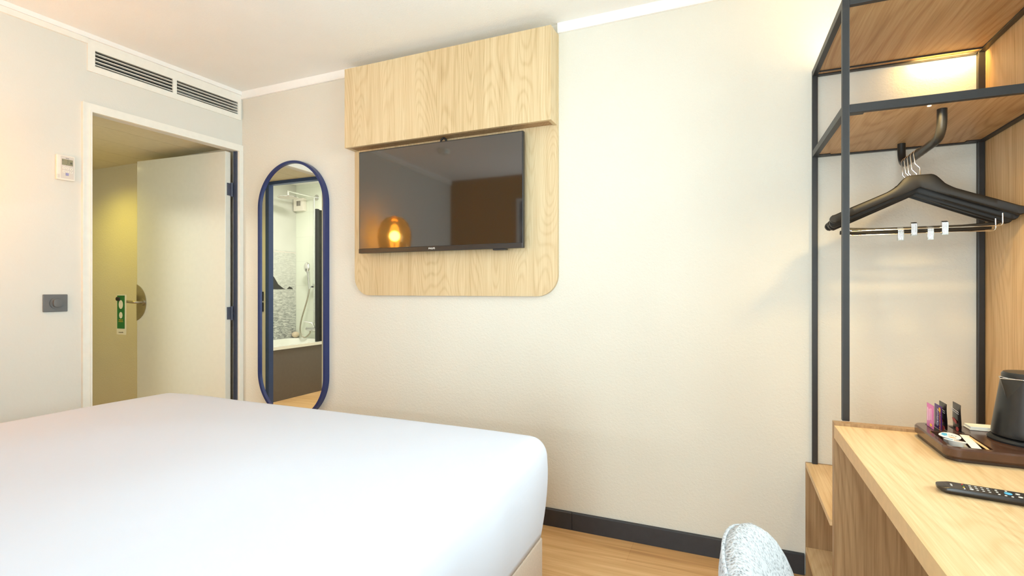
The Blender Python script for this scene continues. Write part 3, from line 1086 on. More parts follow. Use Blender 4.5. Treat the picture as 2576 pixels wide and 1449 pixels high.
# body: outer wall plus a top plate with the square recess cut out
top0 = DT + TH
def ringstrip(bm, A, B):
    n_ = len(A)
    for i in range(n_):
        j = (i + 1) % n_
        bm.faces.new((A[i], A[j], B[j], B[i]))
P = lambda ps, z_: [b.verts.new((x, y, z_)) for x, y in ps]
o0 = P(rrect(TXa + 0.008, TXb - 0.008, TYa + 0.008, TYb - 0.008, 0.028, 8), DT + 0.004)
o1 = P(outer, DT + 0.012)
o2 = P(outer, top0 - 0.004)
o3 = P(rrect(TXa + 0.003, TXb - 0.003, TYa + 0.003, TYb - 0.003, 0.031, 8), top0)
ringstrip(b, o0, o1); ringstrip(b, o1, o2); ringstrip(b, o2, o3)
# plate: fill between the rim and the recess
ir = P(rrect(*ins, 0.008, 8), top0)
ib = P(rrect(*ins, 0.008, 8), DT + 0.0085)
ringstrip(b, o3, ir)
ringstrip(b, ir, ib)
b.faces.new(ib)
b.faces.new(o0[::-1])
obj('tray_body', b, M['tray'], t, smooth=True, auto=25)
for x in (0.494, 0.545):
    b = BM(); box(b, x - 0.006, x + 0.006, -0.698, -0.628, top0 + 0.0001, top0 + 0.0006)
    obj('slot', b, M['rubber'], t)

# kettle
t = thing('kettle', 'black electric kettle with pointed spout standing on the brown tray', 'kettle', (ks[0], ks[1], top0))
b = BM(); lathe(b, [(0.079, top0 + 0.0002), (0.080, top0 + 0.004), (0.076, top0 + 0.009), (0.070, top0 + 0.010)], *ks)
obj('base_plate', b, M['rubber'], t, smooth=True)
KB0 = top0 + 0.011
b = BM(); lathe(b, [(0.066, KB0), (0.0715, KB0 + 0.003), (0.0725, KB0 + 0.009), (0.0715, KB0 + 0.02), (0.066, KB0 + 0.06), (0.0605, KB0 + 0.10), (0.0565, KB0 + 0.128), (0.0545, KB0 + 0.142)], *ks, n=56)
obj('body', b, M['blackp'], t, smooth=True)
b = BM(); lathe(b, [(0.0547, KB0 + 0.1415), (0.0555, KB0 + 0.143), (0.0547, KB0 + 0.1445)], *ks, n=56)
obj('rim', b, M['chrome'], t, smooth=True)
b = BM(); lathe(b, [(0.0535, KB0 + 0.144), (0.0535, KB0 + 0.152), (0.050, KB0 + 0.157), (0.020, KB0 + 0.159), (0.001, KB0 + 0.1592)], *ks, n=56, cap1=False)
ld_ = obj('lid', b, M['blackp'], t, smooth=True)
b = BM(); prism(b, rrect(ks[0] - 0.012, ks[0] + 0.012, ks[1] - 0.022, ks[1] - 0.004, 0.004), 'z', KB0 + 0.1585, KB0 + 0.1605)
obj('lid_catch', b, M['tray_in'], ld_)
sd = Vector((-0.90, -0.43, 0)).normalized()
sp = Vector((-sd.y, sd.x, 0))
kc = Vector((ks[0], ks[1], 0))
b = BM()
rows = []
for z_, reach, half in ((KB0 + 0.088, 0.0585, 0.002), (KB0 + 0.105, 0.0635, 0.012), (KB0 + 0.125, 0.070, 0.022), (KB0 + 0.1435, 0.0775, 0.030)):
    rr_ = 0.0725 - (z_ - KB0) * 0.125
    L = kc + sp * half + sd * math.sqrt(max(0.0001, rr_ ** 2 - half ** 2)) * 0.97
    Rr = kc - sp * half + sd * math.sqrt(max(0.0001, rr_ ** 2 - half ** 2)) * 0.97
    T_ = kc + sd * reach
    m1, m2 = (L * 0.35 + T_ * 0.65) + sp * half * 0.12, (Rr * 0.35 + T_ * 0.65) - sp * half * 0.12
    rows.append([b.verts.new((p.x, p.y, z_)) for p in (L, m1, T_, m2, Rr)])
for A, B in zip(rows, rows[1:]):
    for k in range(4):
        b.faces.new((A[k], A[k + 1], B[k + 1], B[k]))
obj('spout', b, M['blackp'], t, smooth=True, auto=60)
b = BM()
e = [kc + sd * 0.052 + sp * 0.028, kc + sd * 0.0785, kc + sd * 0.052 - sp * 0.028]
tube(b, [(p.x, p.y, KB0 + 0.1445) for p in e], 0.0011, 8)
obj('spout_lip', b, M['chrome'], t, smooth=True)
hd = -sd
b = BM()
hp = [kc + hd * 0.052, kc + hd * 0.085, kc + hd * 0.104, kc + hd * 0.100, kc + hd * 0.068]
hz = (0.140, 0.142, 0.115, 0.060, 0.035)
tube(b, bend([(p.x, p.y, KB0 + z_) for p, z_ in zip(hp, hz)], 0.012), 0.009, 14)
obj('handle', b, M['blackp'], t, smooth=True)

# drink sachets standing in the slots
def sachet(label, x, y0, y1, z1, mat, tilt=0.0, bulge=0.0015, wav=0.0):
    t = thing('drink_sachet', label, 'sachet', (x, (y0 + y1) / 2, top0), 0, 'drink sachets in the tray slots')
    b = BM()
    ny, nz = 8, 14
    for sgn in (-1, 1):
        grid = []
        for j in range(nz + 1):
            row = []
            for i in range(ny + 1):
                u, v_ = i / ny, j / nz
                env = math.sin(math.pi * u) ** 0.6 * (math.sin(math.pi * min(1, v_ * 1.12)) ** 0.5 if v_ < 0.89 else 0)
                xx = x + tilt * v_ + sgn * (0.0004 + bulge * env) + wav * math.sin(6.0 * v_ + 2.0 * u) * 0.5
                yy = y0 + (y1 - y0) * u
                row.append(b.verts.new((xx, yy, top0 + 0.0008 + (z1 - top0) * v_)))
            grid.append(row)
        for j in range(nz):
            for i in range(ny):
                b.faces.new((grid[j][i], grid[j][i + 1], grid[j + 1][i + 1], grid[j + 1][i]))
    bmesh.ops.remove_doubles(b, verts=b.verts, dist=0.00001)
    body = obj('pouch', b, mat, t, smooth=True)
    return t, body


def on_face(t, name, x, pts, mat):
    b = BM(); prism(b, pts, 'x', x - 0.0004, x)
    return obj(name, b, mat, t)


t, _ = sachet('flat pink sachet standing first in the tray slot', 0.4885, -0.692, -0.640, 0.845, M['pink'], 0.0, 0.0008)
for (y0, y1, z0, z1) in ((-0.656, -0.648, 0.800, 0.835), (-0.668, -0.660, 0.802, 0.833), (-0.680, -0.673, 0.806, 0.836)):
    on_face(t, 'print_stripe', 0.4869, [(y0, z0), (y1, z0), (y1, z1), (y0, z1)], M['pale_pink'])
on_face(t, 'print_spot', 0.4869, disc_pts(-0.676, 0.792, 0.008, 0.004), M['yellow'])
t, _ = sachet('purple sachet with orange lettering behind the pink one', 0.5030, -0.700, -0.648, 0.846, M['purple'], 0.0, 0.0012)
b = text_bm('DRINKING', 0.0115, 0.0002)
xf(b, Matrix.Translation((0.5013, -0.6915, 0.806)) @ Matrix.Rotation(R(-90), 4, 'Z') @ FACE_CAM @ Matrix.Rotation(R(90), 4, 'Z'))
obj('lettering', b, M['orange'], t)
b = text_bm('Cadbury', 0.0135, 0.0002)
xf(b, Matrix.Translation((0.5013, -0.674, 0.814)) @ Matrix.Rotation(R(-90), 4, 'Z') @ FACE_CAM @ Matrix.Rotation(R(90), 4, 'Z'))
obj('lettering', b, M['white_ink'], t)
on_face(t, 'print_spot', 0.5013, disc_pts(-0.689, 0.837, 0.007, 0.006), M['yellow'])
for lab, x in (('black foil sachet tucked right behind the purple one'.replace('right ', ''), 0.5165), ('black foil sachet standing apart in the second slot', 0.5455)):
    t, _ = sachet(lab, x, -0.692, -0.638, 0.852, M['blackfoil'], -0.001, 0.0034, 0.0012)
    for z_ in (0.832, 0.837):
        on_face(t, 'print_stripe', x - 0.0049, [(-0.690, z_ - 0.004), (-0.690, z_ - 0.0025), (-0.640, z_ + 0.0015), (-0.640, z_)], M['white_ink'])
    on_face(t, 'print_spot', x - 0.0049, [(-0.676, 0.800), (-0.655, 0.804), (-0.648, 0.812), (-0.660, 0.813), (-0.676, 0.808)], M['red'])
    on_face(t, 'print_spot', x - 0.0045, disc_pts(-0.680, 0.788, 0.009, 0.006), M['red'])

# milk portions, sugar sticks, stirrers, napkin
def milk(label, x, y, z_, tx, ty_):
    t = thing('milk_cup', label, 'milk portion', (x, y, z_), R(-20), 'milk portions in the tray recess')
    b = BM(); lathe(b, [(0.0125, 0.0), (0.0155, 0.010), (0.0185, 0.0165)], n=28)
    rot = Matrix.Rotation(tx, 4, 'X') @ Matrix.Rotation(ty_, 4, 'Y')
    obj('cup', xf(b, rot), M['cup'], t, local=True, smooth=True)
    b = BM()
    lid = [(0.0205 * (1 + 0.22 * max(0, math.cos(a_ - 3.6)) ** 8) * math.cos(a_), 0.0205 * (1 + 0.22 * max(0, math.cos(a_ - 3.6)) ** 8) * math.sin(a_)) for a_ in [2 * math.pi * k / 36 for k in range(36)]]
    prism(b, lid, 'z', 0.0166, 0.0174)
    lo = obj('lid', xf(b, rot), M['white_ink'], t, local=True)
    b = BM(); prism(b, [(-0.019, -0.004), (-0.012, -0.010), (-0.006, -0.003), (-0.008, 0.010), (-0.016, 0.009)], 'z', 0.0175, 0.0177)
    obj('print_spot', xf(b, rot), M['blue'], lo, local=True)
    b = BM(); prism(b, disc_pts(0.004, -0.010, 0.008, 0.002), 'z', 0.0175, 0.0177)
    obj('print_stripe', xf(b, rot), M['orange'], lo, local=True)
    b = text_bm('LAIT', 0.0085, 0.0001)
    xf(b, Matrix.Translation((0.004, 0.002, 0.0176)))
    obj('lettering', xf(b, rot), M['ink'], lo, local=True)


zb = DT + 0.0088
milk('small round milk portion deeper in the tray recess', 0.508, -0.736, zb + 0.006, R(8), R(6))
milk('small round milk portion at the near corner of the tray recess', 0.503, -0.789, zb + 0.006, R(-8), R(4))


def stick(label, p0, p1, wd_, mat, name, cat, group):
    p0, p1 = Vector(p0), Vector(p1)
    dirv = (p1 - p0).normalized()
    s = dirv.cross(Vector((0, 0, 1))).normalized() * wd_ / 2
    u = s.cross(dirv).normalized() * 0.0022
    b = BM()
    n = 8
    rows = []
    for i in range(n + 1):
        q = i / n
        c_ = p0.lerp(p1, q)
        k = 0.25 if i in (0, n) else 1.0
        rows.append([b.verts.new(c_ + s * a_ + u * c2 * k) for a_, c2 in ((-1, 0), (-0.6, 0.8), (0, 1), (0.6, 0.8), (1, 0), (0, -0.3))])
    for A, B in zip(rows, rows[1:]):
        for k in range(6):
            b.faces.new((A[k], A[(k + 1) % 6], B[(k + 1) % 6], B[k]))
    b.faces.new(rows[0][::-1])
    b.faces.new(rows[-1])
    o = obj(name, b, mat, smooth=True, auto=50)
    tag(o, label, cat, group)


stick('white paper sugar stick leaning across the tray recess', (0.531, -0.836, zb + 0.016), (0.545, -0.712, zb + 0.022), 0.019, M['paper'], 'sugar_stick', 'sugar stick', 'sugar sticks in the tray recess')
stick('white paper sugar stick lying under the milk portions', (0.515, -0.838, zb + 0.008), (0.528, -0.730, zb + 0.008), 0.018, M['paper'], 'sugar_stick', 'sugar stick', 'sugar sticks in the tray recess')
stick('thin pale wooden stirrer along the edge of the tray recess', (0.549, -0.838, zb + 0.020), (0.551, -0.716, zb + 0.021), 0.006, M['kraft'], 'stirrer', 'stirrer', None)
b = BM(); box(b, 0.575, 0.700, -0.656, -0.612, top0 + 0.0004, top0 + 0.004)
box(b, 0.577, 0.700, -0.654, -0.613, top0 + 0.004, top0 + 0.010); bev(b, 0.0016)
tag(obj('napkin', b, M['paper']), 'folded white paper napkin behind the kettle on the tray', 'napkin')

# ------------------------------------------------------------------ remote control
t = thing('remote_control', 'slim dark remote control lying on the oak desk', 'remote', (0.378, -1.082, 0.7504), R(-10.0))
L, Wd = 0.175, 0.044
b = BM()
pts = rrect(0.0, L, -Wd / 2, Wd / 2, 0.017, 8)
lo_ = rrect(0.008, L - 0.004, -Wd / 2 + 0.005, Wd / 2 - 0.005, 0.014, 8)
ti_ = rrect(0.011, L - 0.002, -Wd / 2 + 0.0012, Wd / 2 - 0.0012, 0.016, 8)
V0 = [b.verts.new((x, y, 0.0003)) for x, y in lo_]
V1 = [b.verts.new((x, y, 0.0065)) for x, y in pts]
V2 = [b.verts.new((x, y, 0.0110)) for x, y in pts]
V3 = [b.verts.new((x, y, 0.0135)) for x, y in ti_]
ringstrip(b, V0, V1); ringstrip(b, V1, V2); ringstrip(b, V2, V3)
b.faces.new(V3); b.faces.new(V0[::-1])
obj('body', b, M['remote'], t, local=True, smooth=True, auto=30)
def key(x, y, lx, ly, mat, r_=None):
    b = BM()
    if r_:
        prism(b, disc_pts(x, y, lx, ly, 20), 'z', 0.0134, 0.0142)
    else:
        prism(b, rrect(x - lx, x + lx, y - ly, y + ly, min(lx, ly) * 0.6, 4), 'z', 0.0134, 0.0141)
    return obj('key', b, mat, t, local=True)
for i, mk in enumerate(('red', 'green', 'yellow', 'key')):
    key(0.042, 0.013 - 0.0088 * i, 0.0012, 0.0022, M[mk], True)
for i in range(4):
    for j in range(3):
        if (i, j) != (0, 2):
            key(0.053 + 0.0088 * i, 0.012 - 0.0105 * j, 0.0018, 0.0010, M['key'])
key(0.053, -0.009, 0.0030, 0.0030, M['key'], True)
key(0.107, 0.001, 0.0058, 0.0062, M['blue'], True)
for x, y in ((0.091, 0.010), (0.091, -0.001), (0.092, -0.013), (0.101, -0.014), (0.110, -0.015), (0.106, 0.014)):
    key(x, y, 0.0018, 0.0018, M['key'], True)
for x, y in ((0.121, 0.006), (0.122, -0.010), (0.136, 0.008), (0.136, -0.008), (0.150, 0.0)):
    key(x, y, 0.0034, 0.0030, M['key'], True)
for x in (0.0455, 0.0490, 0.0835, 0.0875, 0.1145, 0.1290):
    b = BM(); box(b, x - 0.0003, x + 0.0003, -0.0205, 0.0205, 0.0133, 0.0137)
    obj('groove', b, M['rubber'], t, local=True)
b = text_bm('PHILIPS', 0.0046, 0.0001)
xf(b, Matrix.Translation((0.024, 0.0, 0.0136)) @ Matrix.Rotation(R(90), 4, 'Z'))
obj('lettering', b, M['key'], t, local=True)

# ------------------------------------------------------------------ chair
t = thing('chair', 'light grey woven fabric chair with rounded backrest drawn up to desk', 'chair', (0.20, -1.55, 0.0))
CYC = -1.545
b = BM()
NU, NV = 40, 30
HW, BZ0, BZ1 = 0.235, 0.42, 0.774
def back_pt(u, v_, side):
    """u,v in -1..1 over the pad's outline, side -1 (outer) / 1 (inner)."""
    y = CYC + HW * u
    zc, hz = (BZ0 + BZ1) / 2, (BZ1 - BZ0) / 2
    z_ = zc + hz * v_
    curve = 0.055 * u * u                      # wraps towards the desk
    lean = -0.26 * (z_ - BZ0)
    return y, z_, 0.094 + lean + curve
rings = []
for side in (-1, 1):
    rows = []
    for i in range(NU + 1):
        row = []
        a_ = 2 * math.pi * i / NU
        for j in range(NV + 1):
            q = j / NV
            ex = 2.6
            ca, sa = math.cos(a_), math.sin(a_)
            rad = 1.0 / (abs(ca) ** ex + abs(sa) ** ex) ** (1 / ex)
            u, v_ = rad * ca * q, rad * sa * q
            y, z_, x = back_pt(u, v_, side)
            th = 0.042 * (1 - q ** 3.2) ** 0.5
            row.append(b.verts.new((x + side * th, y, z_)))
        rows.append(row)
    for i in range(NU):
        for j in range(NV):
            b.faces.new((rows[i][j], rows[i + 1][j], rows[i + 1][j + 1], rows[i][j + 1]))
bmesh.ops.remove_doubles(b, verts=b.verts, dist=0.00005)
obj('backrest', b, M['boucle'], t, smooth=True, auto=80)
b = BM()
pts = []
for i in range(NU * 2 + 1):
    a_ = 2 * math.pi * i / (NU * 2)
    ex = 2.6
    ca, sa = math.cos(a_), math.sin(a_)
    rad = 0.962 / (abs(ca) ** ex + abs(sa) ** ex) ** (1 / ex)
    y, z_, x = back_pt(rad * ca, rad * sa, -1)
    pts.append((x - 0.0165, y, z_))
tube(b, pts, 0.0028, 8, caps=False)
obj('piping', b, M['boucle'], t, smooth=True)
b = BM(); box(b, 0.08, 0.50, CYC - 0.225, CYC + 0.225, 0.385, 0.475); bev(b, 0.035, 4)
obj('seat', b, M['boucle'], t, smooth=True)
for sx_ in (0.11, 0.47):
    for sy_ in (-0.19, 0.19):
        b = BM(); tube(b, [(sx_ + (0.02 if sx_ > 0.3 else -0.02), CYC + sy_ * 1.08, 0.0), (sx_, CYC + sy_, 0.40)], [0.011, 0.017], 14)
        obj('leg', b, M['oak_shaded'], t, smooth=True)

# ------------------------------------------------------------------ bed and duvet
b = BM()
bx0, bx1, by0, by1, bz0, bz1 = -2.475, -0.548, -3.000, -0.765, 0.350, 0.672
t = thing('bed', 'wide bed with beige upholstered base under a white duvet', 'bed', (-1.5, -1.9, 0.0))
b = BM(); box(b, bx0 + 0.05, bx1 - 0.019, by0 + 0.07, by1 - 0.036, 0.07, 0.3485); bev(b, 0.012, 3)
obj('bed_base', b, M['beige_fab'], t, smooth=True)
b = BM(); box(b, bx0 + 0.07, bx1 - 0.07, by0 + 0.07, by1 - 0.07, 0.349, 0.590); bev(b, 0.03, 3)
obj('mattress', b, M['linen'], t, smooth=True)
for x in (bx0 + 0.15, bx1 - 0.12):
    for y in (by0 + 0.12, by1 - 0.14):
        b = BM(); cyl(b, (x, y, 0), (x, y, 0.0715), 0.025)
        obj('leg', b, M['rubber'], t)

b = bmesh.new()
NX, NY, NZ = 76, 84, 16
cxm, cym = (bx0 + bx1) / 2, (by0 + by1) / 2
ax, ay = (bx1 - bx0) / 2, (by1 - by0) / 2
rad = 0.06
def duv(px, py, pz):
    """Round the corners of the box, then let the cloth sag, bulge and ripple."""
    qx = max(-ax + rad, min(ax - rad, px)); qy = max(-ay + rad, min(ay - rad, py)); qz = min(bz1 - rad, pz)
    dv = Vector((px - qx, py - qy, pz - qz))
    if dv.length > 1e-6:
        dn = dv.normalized() * rad
        p = Vector((qx, qy, qz)) + dn
    else:
        p = Vector((px, py, pz))
    fx, fy = max(0, 1 - (p.x / ax) ** 2), max(0, 1 - (p.y / ay) ** 2)
    topw = max(0.0, min(1.0, (p.z - (bz1 - 0.1)) / 0.1))
    p.z += topw * (0.030 * fx ** 0.7 * fy ** 0.7)
    p.z += topw * 0.010 * mnoise.noise(Vector((p.x * 2.2, p.y * 2.2, 0.3)))
    sidew = 1 - topw
    hz_ = (p.z - bz0) / (bz1 - bz0)
    bul = 0.010 * math.sin(math.pi * max(0, min(1, hz_))) * sidew
    if abs(p.x) > ax - 0.03:
        p.x += math.copysign(1, p.x) * (bul + sidew * 0.006 * mnoise.noise(Vector((p.y * 5, p.z * 2, 1.0))) - 0.020 * (1 - max(0, min(1, hz_))) ** 1.5)
    if abs(p.y) > ay - 0.03:
        p.y += math.copysign(1, p.y) * (bul + sidew * 0.006 * mnoise.noise(Vector((p.x * 5, p.z * 2, 7.0))) - 0.020 * (1 - max(0, min(1, hz_))) ** 1.5)
    return (cxm + p.x, cym + p.y, p.z)
cache = {}
def dv_(px, py, pz):
    k = (round(px, 5), round(py, 5), round(pz, 5))
    if k not in cache:
        cache[k] = b.verts.new(duv(px, py, pz))
    return cache[k]
ss = lambda i, n, a_: a_ * math.copysign(1 - (1 - abs(2 * i / n - 1)) ** 1.5, 2 * i / n - 1)
X = [ss(i, NX, ax) for i in range(NX + 1)]
Y = [ss(i, NY, ay) for i in range(NY + 1)]
Z = [bz0 + (bz1 - bz0) * (1 - (1 - i / NZ) ** 1.3) for i in range(NZ + 1)]
for i in range(NX):
    for j in range(NY):
        b.faces.new((dv_(X[i], Y[j], bz1), dv_(X[i + 1], Y[j], bz1), dv_(X[i + 1], Y[j + 1], bz1), dv_(X[i], Y[j + 1], bz1)))
for k in range(NZ):
    for i in range(NX):
        for yy in (-ay, ay):
            b.faces.new((dv_(X[i], yy, Z[k]), dv_(X[i + 1], yy, Z[k]), dv_(X[i + 1], yy, Z[k + 1]), dv_(X[i], yy, Z[k + 1])))
    for j in range(NY):
        for xx in (-ax, ax):
            b.faces.new((dv_(xx, Y[j], Z[k]), dv_(xx, Y[j + 1], Z[k]), dv_(xx, Y[j + 1], Z[k + 1]), dv_(xx, Y[j], Z[k + 1])))
o = tag(obj('duvet', b, M['linen'], smooth=True, auto=180), 'smooth white duvet spread over the whole bed', 'duvet')
so = o.modifiers.new('thickness', 'SOLIDIFY')
so.thickness = 0.012
so.offset = -1

# ------------------------------------------------------------------ the rest of the room, seen only in reflections, plus an added headboard uplight
t = thing('floor_lamp', 'gold domed floor lamp glowing in the television reflection', 'lamp', (-2.80, -1.62, 0.0))
LX, LY, LZ = -2.80, -1.62, 1.645
b = BM(); lathe(b, [(0.13, 0.0), (0.13, 0.012), (0.02, 0.02)], LX, LY)
obj('base', b, M['brass'], t, smooth=True)
b = BM(); cyl(b, (LX, LY, 0.015), (LX, LY, LZ - 0.06), 0.009, 14)
obj('pole', b, M['brass'], t, smooth=True)
b = BM(); lathe(b, [(0.125, LZ - 0.16), (0.143, LZ - 0.09), (0.150, LZ - 0.02), (0.145, LZ + 0.04), (0.122, LZ + 0.105), (0.080, LZ + 0.15), (0.012, LZ + 0.172)], LX, LY)
obj('lamp_shade', b, M['amber'], t, smooth=True)
b = BM(); ball(b, (LX, LY, LZ - 0.01), 0.045)
obj('bulb', b, M['bulb'], t, smooth=True)

t = thing('headboard', 'upholstered beige headboard with an added uplight strip, behind the bed head', 'headboard', (-1.5, -3.07, 0.0))
b = BM(); box(b, -2.52, -0.76, YF + 0.001, YF + 0.055, 0.0, 1.22); bev(b, 0.012, 3)
obj('panel', b, M['beige_fab'], t, smooth=True)
b = BM(); box(b, -2.40, -0.85, YF + 0.02, YF + 0.04, 1.2195, 1.224)
obj('led_strip', b, M['led'], t)
lamp('headboard_fill', 'AREA', (-1.625, YF + 0.044, 1.228), 14, (0.92, 0.96, 1.0), (R(180 - 35), 0, 0), shape='RECTANGLE', size=1.55, size_y=0.02)  # added uplight out of view, brightens the ceiling

t = thing('framed_picture', 'pale framed print on the ochre wall, caught in the television reflection', 'picture', (-2.0, YF, 1.55))
b = BM(); ring_prism(b, rrect(-2.22, -1.70, 1.45, 2.17, 0), rrect(-2.19, -1.73, 1.48, 2.14, 0), 'y', YF + 0.001, YF + 0.025)
obj('frame', b, M['pic_frame'], t)
b = BM(); box(b, -2.19, -1.73, YF + 0.001, YF + 0.012, 1.48, 2.14)
obj('print', b, M['pic'], t)
t = thing('smoke_detector', 'round white smoke detector on the ceiling, faint in the television', 'smoke detector', (-2.44, -1.88, CEIL - 0.04))
b = BM(); lathe(b, [(0.045, CEIL - 0.042), (0.050, CEIL - 0.030), (0.055, CEIL - 0.012), (0.055, CEIL - 0.0005)], -2.44, -1.88)
obj('housing', b, M['white'], t, smooth=True)
b = BM(); lathe(b, [(0.012, CEIL - 0.047), (0.014, CEIL - 0.042)], -2.44, -1.88)
obj('test_button', b, M['pale_grey'], t, smooth=True)

# ------------------------------------------------------------------ bathroom (seen in the mirror)
t = thing('bathtub', 'white bathtub with taupe side panel, reflected in the mirror', 'bathtub', (-4.64, -1.72, 0.0))
RZ = 0.562
ti = rrect(TX0 + 0.07, TX1 - 0.055, TY0 + 0.09, HALL_Y - 0.16, 0.13, 8)
to = rrect(TX0 + 0.0005, TX1, TY0 + 0.0005, HALL_Y - 0.0805, 0.008, 8)
tb = rrect(TX0 + 0.13, TX1 - 0.12, TY0 + 0.18, HALL_Y - 0.24, 0.13, 8)
b = BM()
P = lambda ps, z_: [b.verts.new((x, y, z_)) for x, y in ps]
r0, r1, r2, r3 = P(to, RZ - 0.032), P(to, RZ), P(ti, RZ), P(tb, 0.16)
ringstrip(b, r0, r1); ringstrip(b, r1, r2); ringstrip(b, r2, r3)
b.faces.new(r3)
obj('tub', b, M['enamel'], t, smooth=True, auto=30)
b = BM(); box(b, TX1 - 0.025, TX1 - 0.012, TY0 + 0.001, HALL_Y - 0.081, 0.0, RZ - 0.033)
obj('side_panel', b, M['grey_tub'], t)
b = BM(); box(b, TX0 + 0.0005, TX0 + 0.012, TY0 + 0.001, HALL_Y - 0.082, RZ + 0.001, 2.435)
mu = tag(obj('wall_mural', b, M['mural']), 'grey sea mural with a dark rock above the bathtub, reflected', 'mural')
mu_z = mu.location.z
b = BM()
prism(b, [(-1.75, 1.155), (-1.80, 1.33), (-1.98, 1.36), (-2.05, 1.335), (-2.10, 1.30), (-2.16, 1.215), (-2.23, 1.17), (-2.27, 1.155)], 'x', TX0 + 0.0122, TX0 + 0.0126)
prism(b, [(-2.285, 1.157), (-2.325, 1.19), (-2.36, 1.178), (-2.385, 1.157)], 'x', TX0 + 0.0122, TX0 + 0.0126)
obj('rock_print', b, M['ink'], mu)
b = BM(); box(b, TX0 + 0.0122, TX0 + 0.0128, TY0 + 0.002, HALL_Y - 0.09, 1.60, 1.612)
obj('joint_line', b, M['pale_grey'], mu)

t = thing('shower_column', 'chrome shower column with round rain head, reflected in the mirror', 'shower', (-4.633, TY0 + 0.05, 0.72))
SX = -4.633
b = BM(); tube(b, bend([(SX, TY0 + 0.045, 0.74), (SX, TY0 + 0.045, 2.268), (SX, TY0 + 0.455, 2.268)], 0.03), 0.0095, 14)
b2 = b
obj('riser', b2, M['chrome'], t, smooth=True)
b = BM(); cyl(b, (SX, TY0 + 0.001, 2.268), (SX, TY0 + 0.009, 2.268), 0.035)
cyl(b, (SX, TY0 + 0.008, 2.268), (SX, TY0 + 0.05, 2.268), 0.009)
obj('wall_flange', b, M['chrome'], t, smooth=True)
b = BM(); lathe(b, [(0.112, 2.196), (0.114, 2.200), (0.110, 2.206), (0.03, 2.214), (0.016, 2.222), (0.013, 2.262)], SX, TY0 + 0.44)
rh = obj('rain_head', b, M['chrome'], t, smooth=True)
b = BM(); lathe(b, [(0.108, 2.1945), (0.108, 2.1958)], SX, TY0 + 0.44)
obj('nozzle_face', b, M['pale_grey'], rh)
b = BM(); box(b, SX - 0.05, SX + 0.03, TY0 + 0.03, TY0 + 0.085, 1.175, 1.195)
cyl(b, (SX, TY0 + 0.0, 1.21), (SX, TY0 + 0.06, 1.21), 0.012)
obj('slider', b, M['chrome'], t)
b = BM(); tube(b, [(SX - 0.03, TY0 + 0.09, 1.16), (SX - 0.035, TY0 + 0.10, 1.33), (SX - 0.038, TY0 + 0.105, 1.37)], [0.012, 0.016, 0.02], 14)
ball(b, (SX - 0.045, TY0 + 0.115, 1.42), 0.06, (0.75, 0.35, 1.0))
obj('hand_shower', b, M['chrome'], t, smooth=True)
hp = [Vector(p) for p in ((SX - 0.03, TY0 + 0.09, 1.16), (SX - 0.05, TY0 + 0.11, 1.02), (SX - 0.13, TY0 + 0.12, 0.78), (SX - 0.145, TY0 + 0.12, 0.64), (SX - 0.09, TY0 + 0.11, 0.575), (SX - 0.03, TY0 + 0.09, 0.62), (SX - 0.02, TY0 + 0.09, 0.66))]
pts = []
for i in range(len(hp) - 1):
    p0, p1, p2, p3 = hp[max(i - 1, 0)], hp[i], hp[i + 1], hp[min(i + 2, len(hp) - 1)]
    for k in range(8):
        u = k / 8
        pts.append(0.5 * ((2 * p1) + (p2 - p0) * u + (2 * p0 - 5 * p1 + 4 * p2 - p3) * u * u + (3 * p1 - p0 - 3 * p2 + p3) * u ** 3))
b = BM(); tube(b, pts, 0.0085, 10)
obj('hose', b, M['steel'], t, smooth=True)
b = BM(); cyl(b, (SX - 0.10, TY0 + 0.06, 0.675), (SX + 0.10, TY0 + 0.06, 0.675), 0.024)
cyl(b, (SX - 0.075, TY0 + 0.0, 0.675), (SX - 0.075, TY0 + 0.06, 0.675), 0.02)
cyl(b, (SX + 0.075, TY0 + 0.0, 0.675), (SX + 0.075, TY0 + 0.06, 0.675), 0.02)
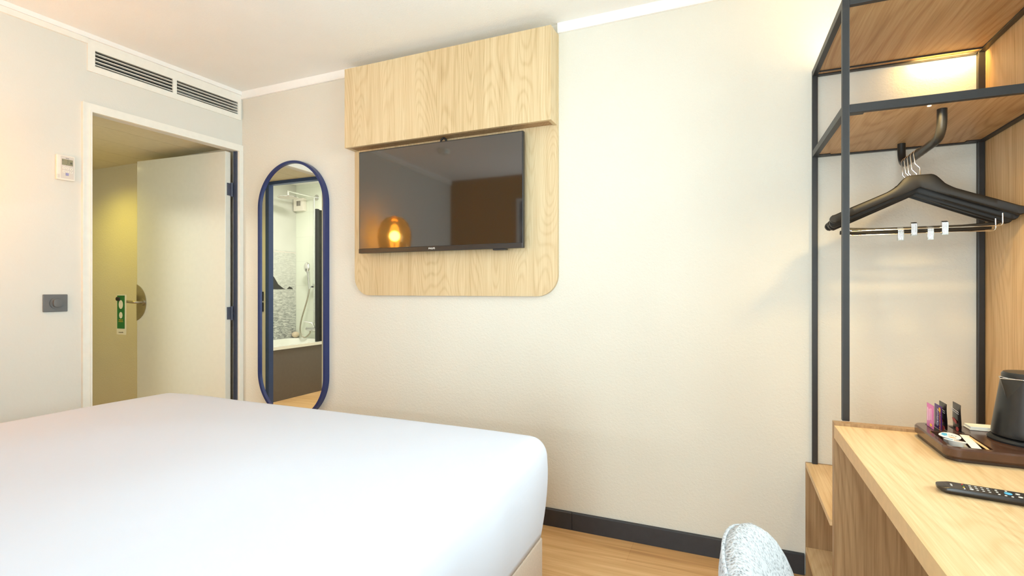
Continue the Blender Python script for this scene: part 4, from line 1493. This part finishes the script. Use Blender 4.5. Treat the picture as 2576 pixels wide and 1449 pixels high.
tube(b, [(SX + 0.03, TY0 + 0.07, 0.70), (SX - 0.0, TY0 + 0.08, 0.75), (SX - 0.09, TY0 + 0.11, 0.77)], 0.010, 12)
obj('mixer', b, M['chrome'], t, smooth=True)
t = thing('extractor_fan', 'square cream extractor fan high on the bathroom wall, reflected', 'fan', (-4.88, TY0, 2.11))
b = BM(); box(b, -4.955, -4.80, TY0 + 0.0005, TY0 + 0.06, 2.115, 2.27); bev(b, 0.008)
obj('housing', b, M['off_white'], t)
b = BM()
for k in range(5):
    box(b, -4.90 + k * 0.013, -4.894 + k * 0.013, TY0 + 0.060, TY0 + 0.062, 2.175, 2.235)
obj('louvres', b, M['ink'], t)
t = thing('bath_screen', 'clear glass bath screen with dark edge profile, reflected in the mirror', 'shower screen', (TX1 - 0.03, -2.26, RZ))
b = BM(); box(b, TX1 - 0.034, TX1 - 0.028, TY0 + 0.002, -2.131, RZ + 0.0005, 2.06)
obj('pane', b, M['glass'], t)
b = BM(); box(b, TX1 - 0.044, TX1 - 0.018, -2.131, -2.095, RZ + 0.0003, 2.065)
obj('profile', b, M['rubber'], t)
b = BM(); ball(b, (TX0 + 0.055, TY0 + 0.05, RZ + 0.0365), 0.044, (1.0, 1.0, 0.82))
tag(obj('bath_stone', b, M['soap'], smooth=True), 'round beige stone in the far corner of the bathtub rim', 'stone')
t = thing('ceiling_light', 'flat round white lamp on the bathroom ceiling', 'light', (-3.9, -1.65, CEIL - 0.04))
b = BM(); lathe(b, [(0.15, CEIL - 0.035), (0.16, CEIL - 0.02), (0.16, CEIL - 0.0005)], -3.9, -1.65)
obj('housing', b, M['white'], t, smooth=True)
b = BM(); lathe(b, [(0.13, CEIL - 0.041), (0.145, CEIL - 0.0355)], -3.9, -1.65)
obj('diffuser', b, glow('bath_light', (1.0, 0.95, 0.82, 1), 4), t, smooth=True)
lamp('bath_lamp', 'AREA', (-3.9, -1.65, CEIL - 0.05), 26, (1.0, 0.96, 0.84), (0, 0, 0), shape='DISK', size=0.3)
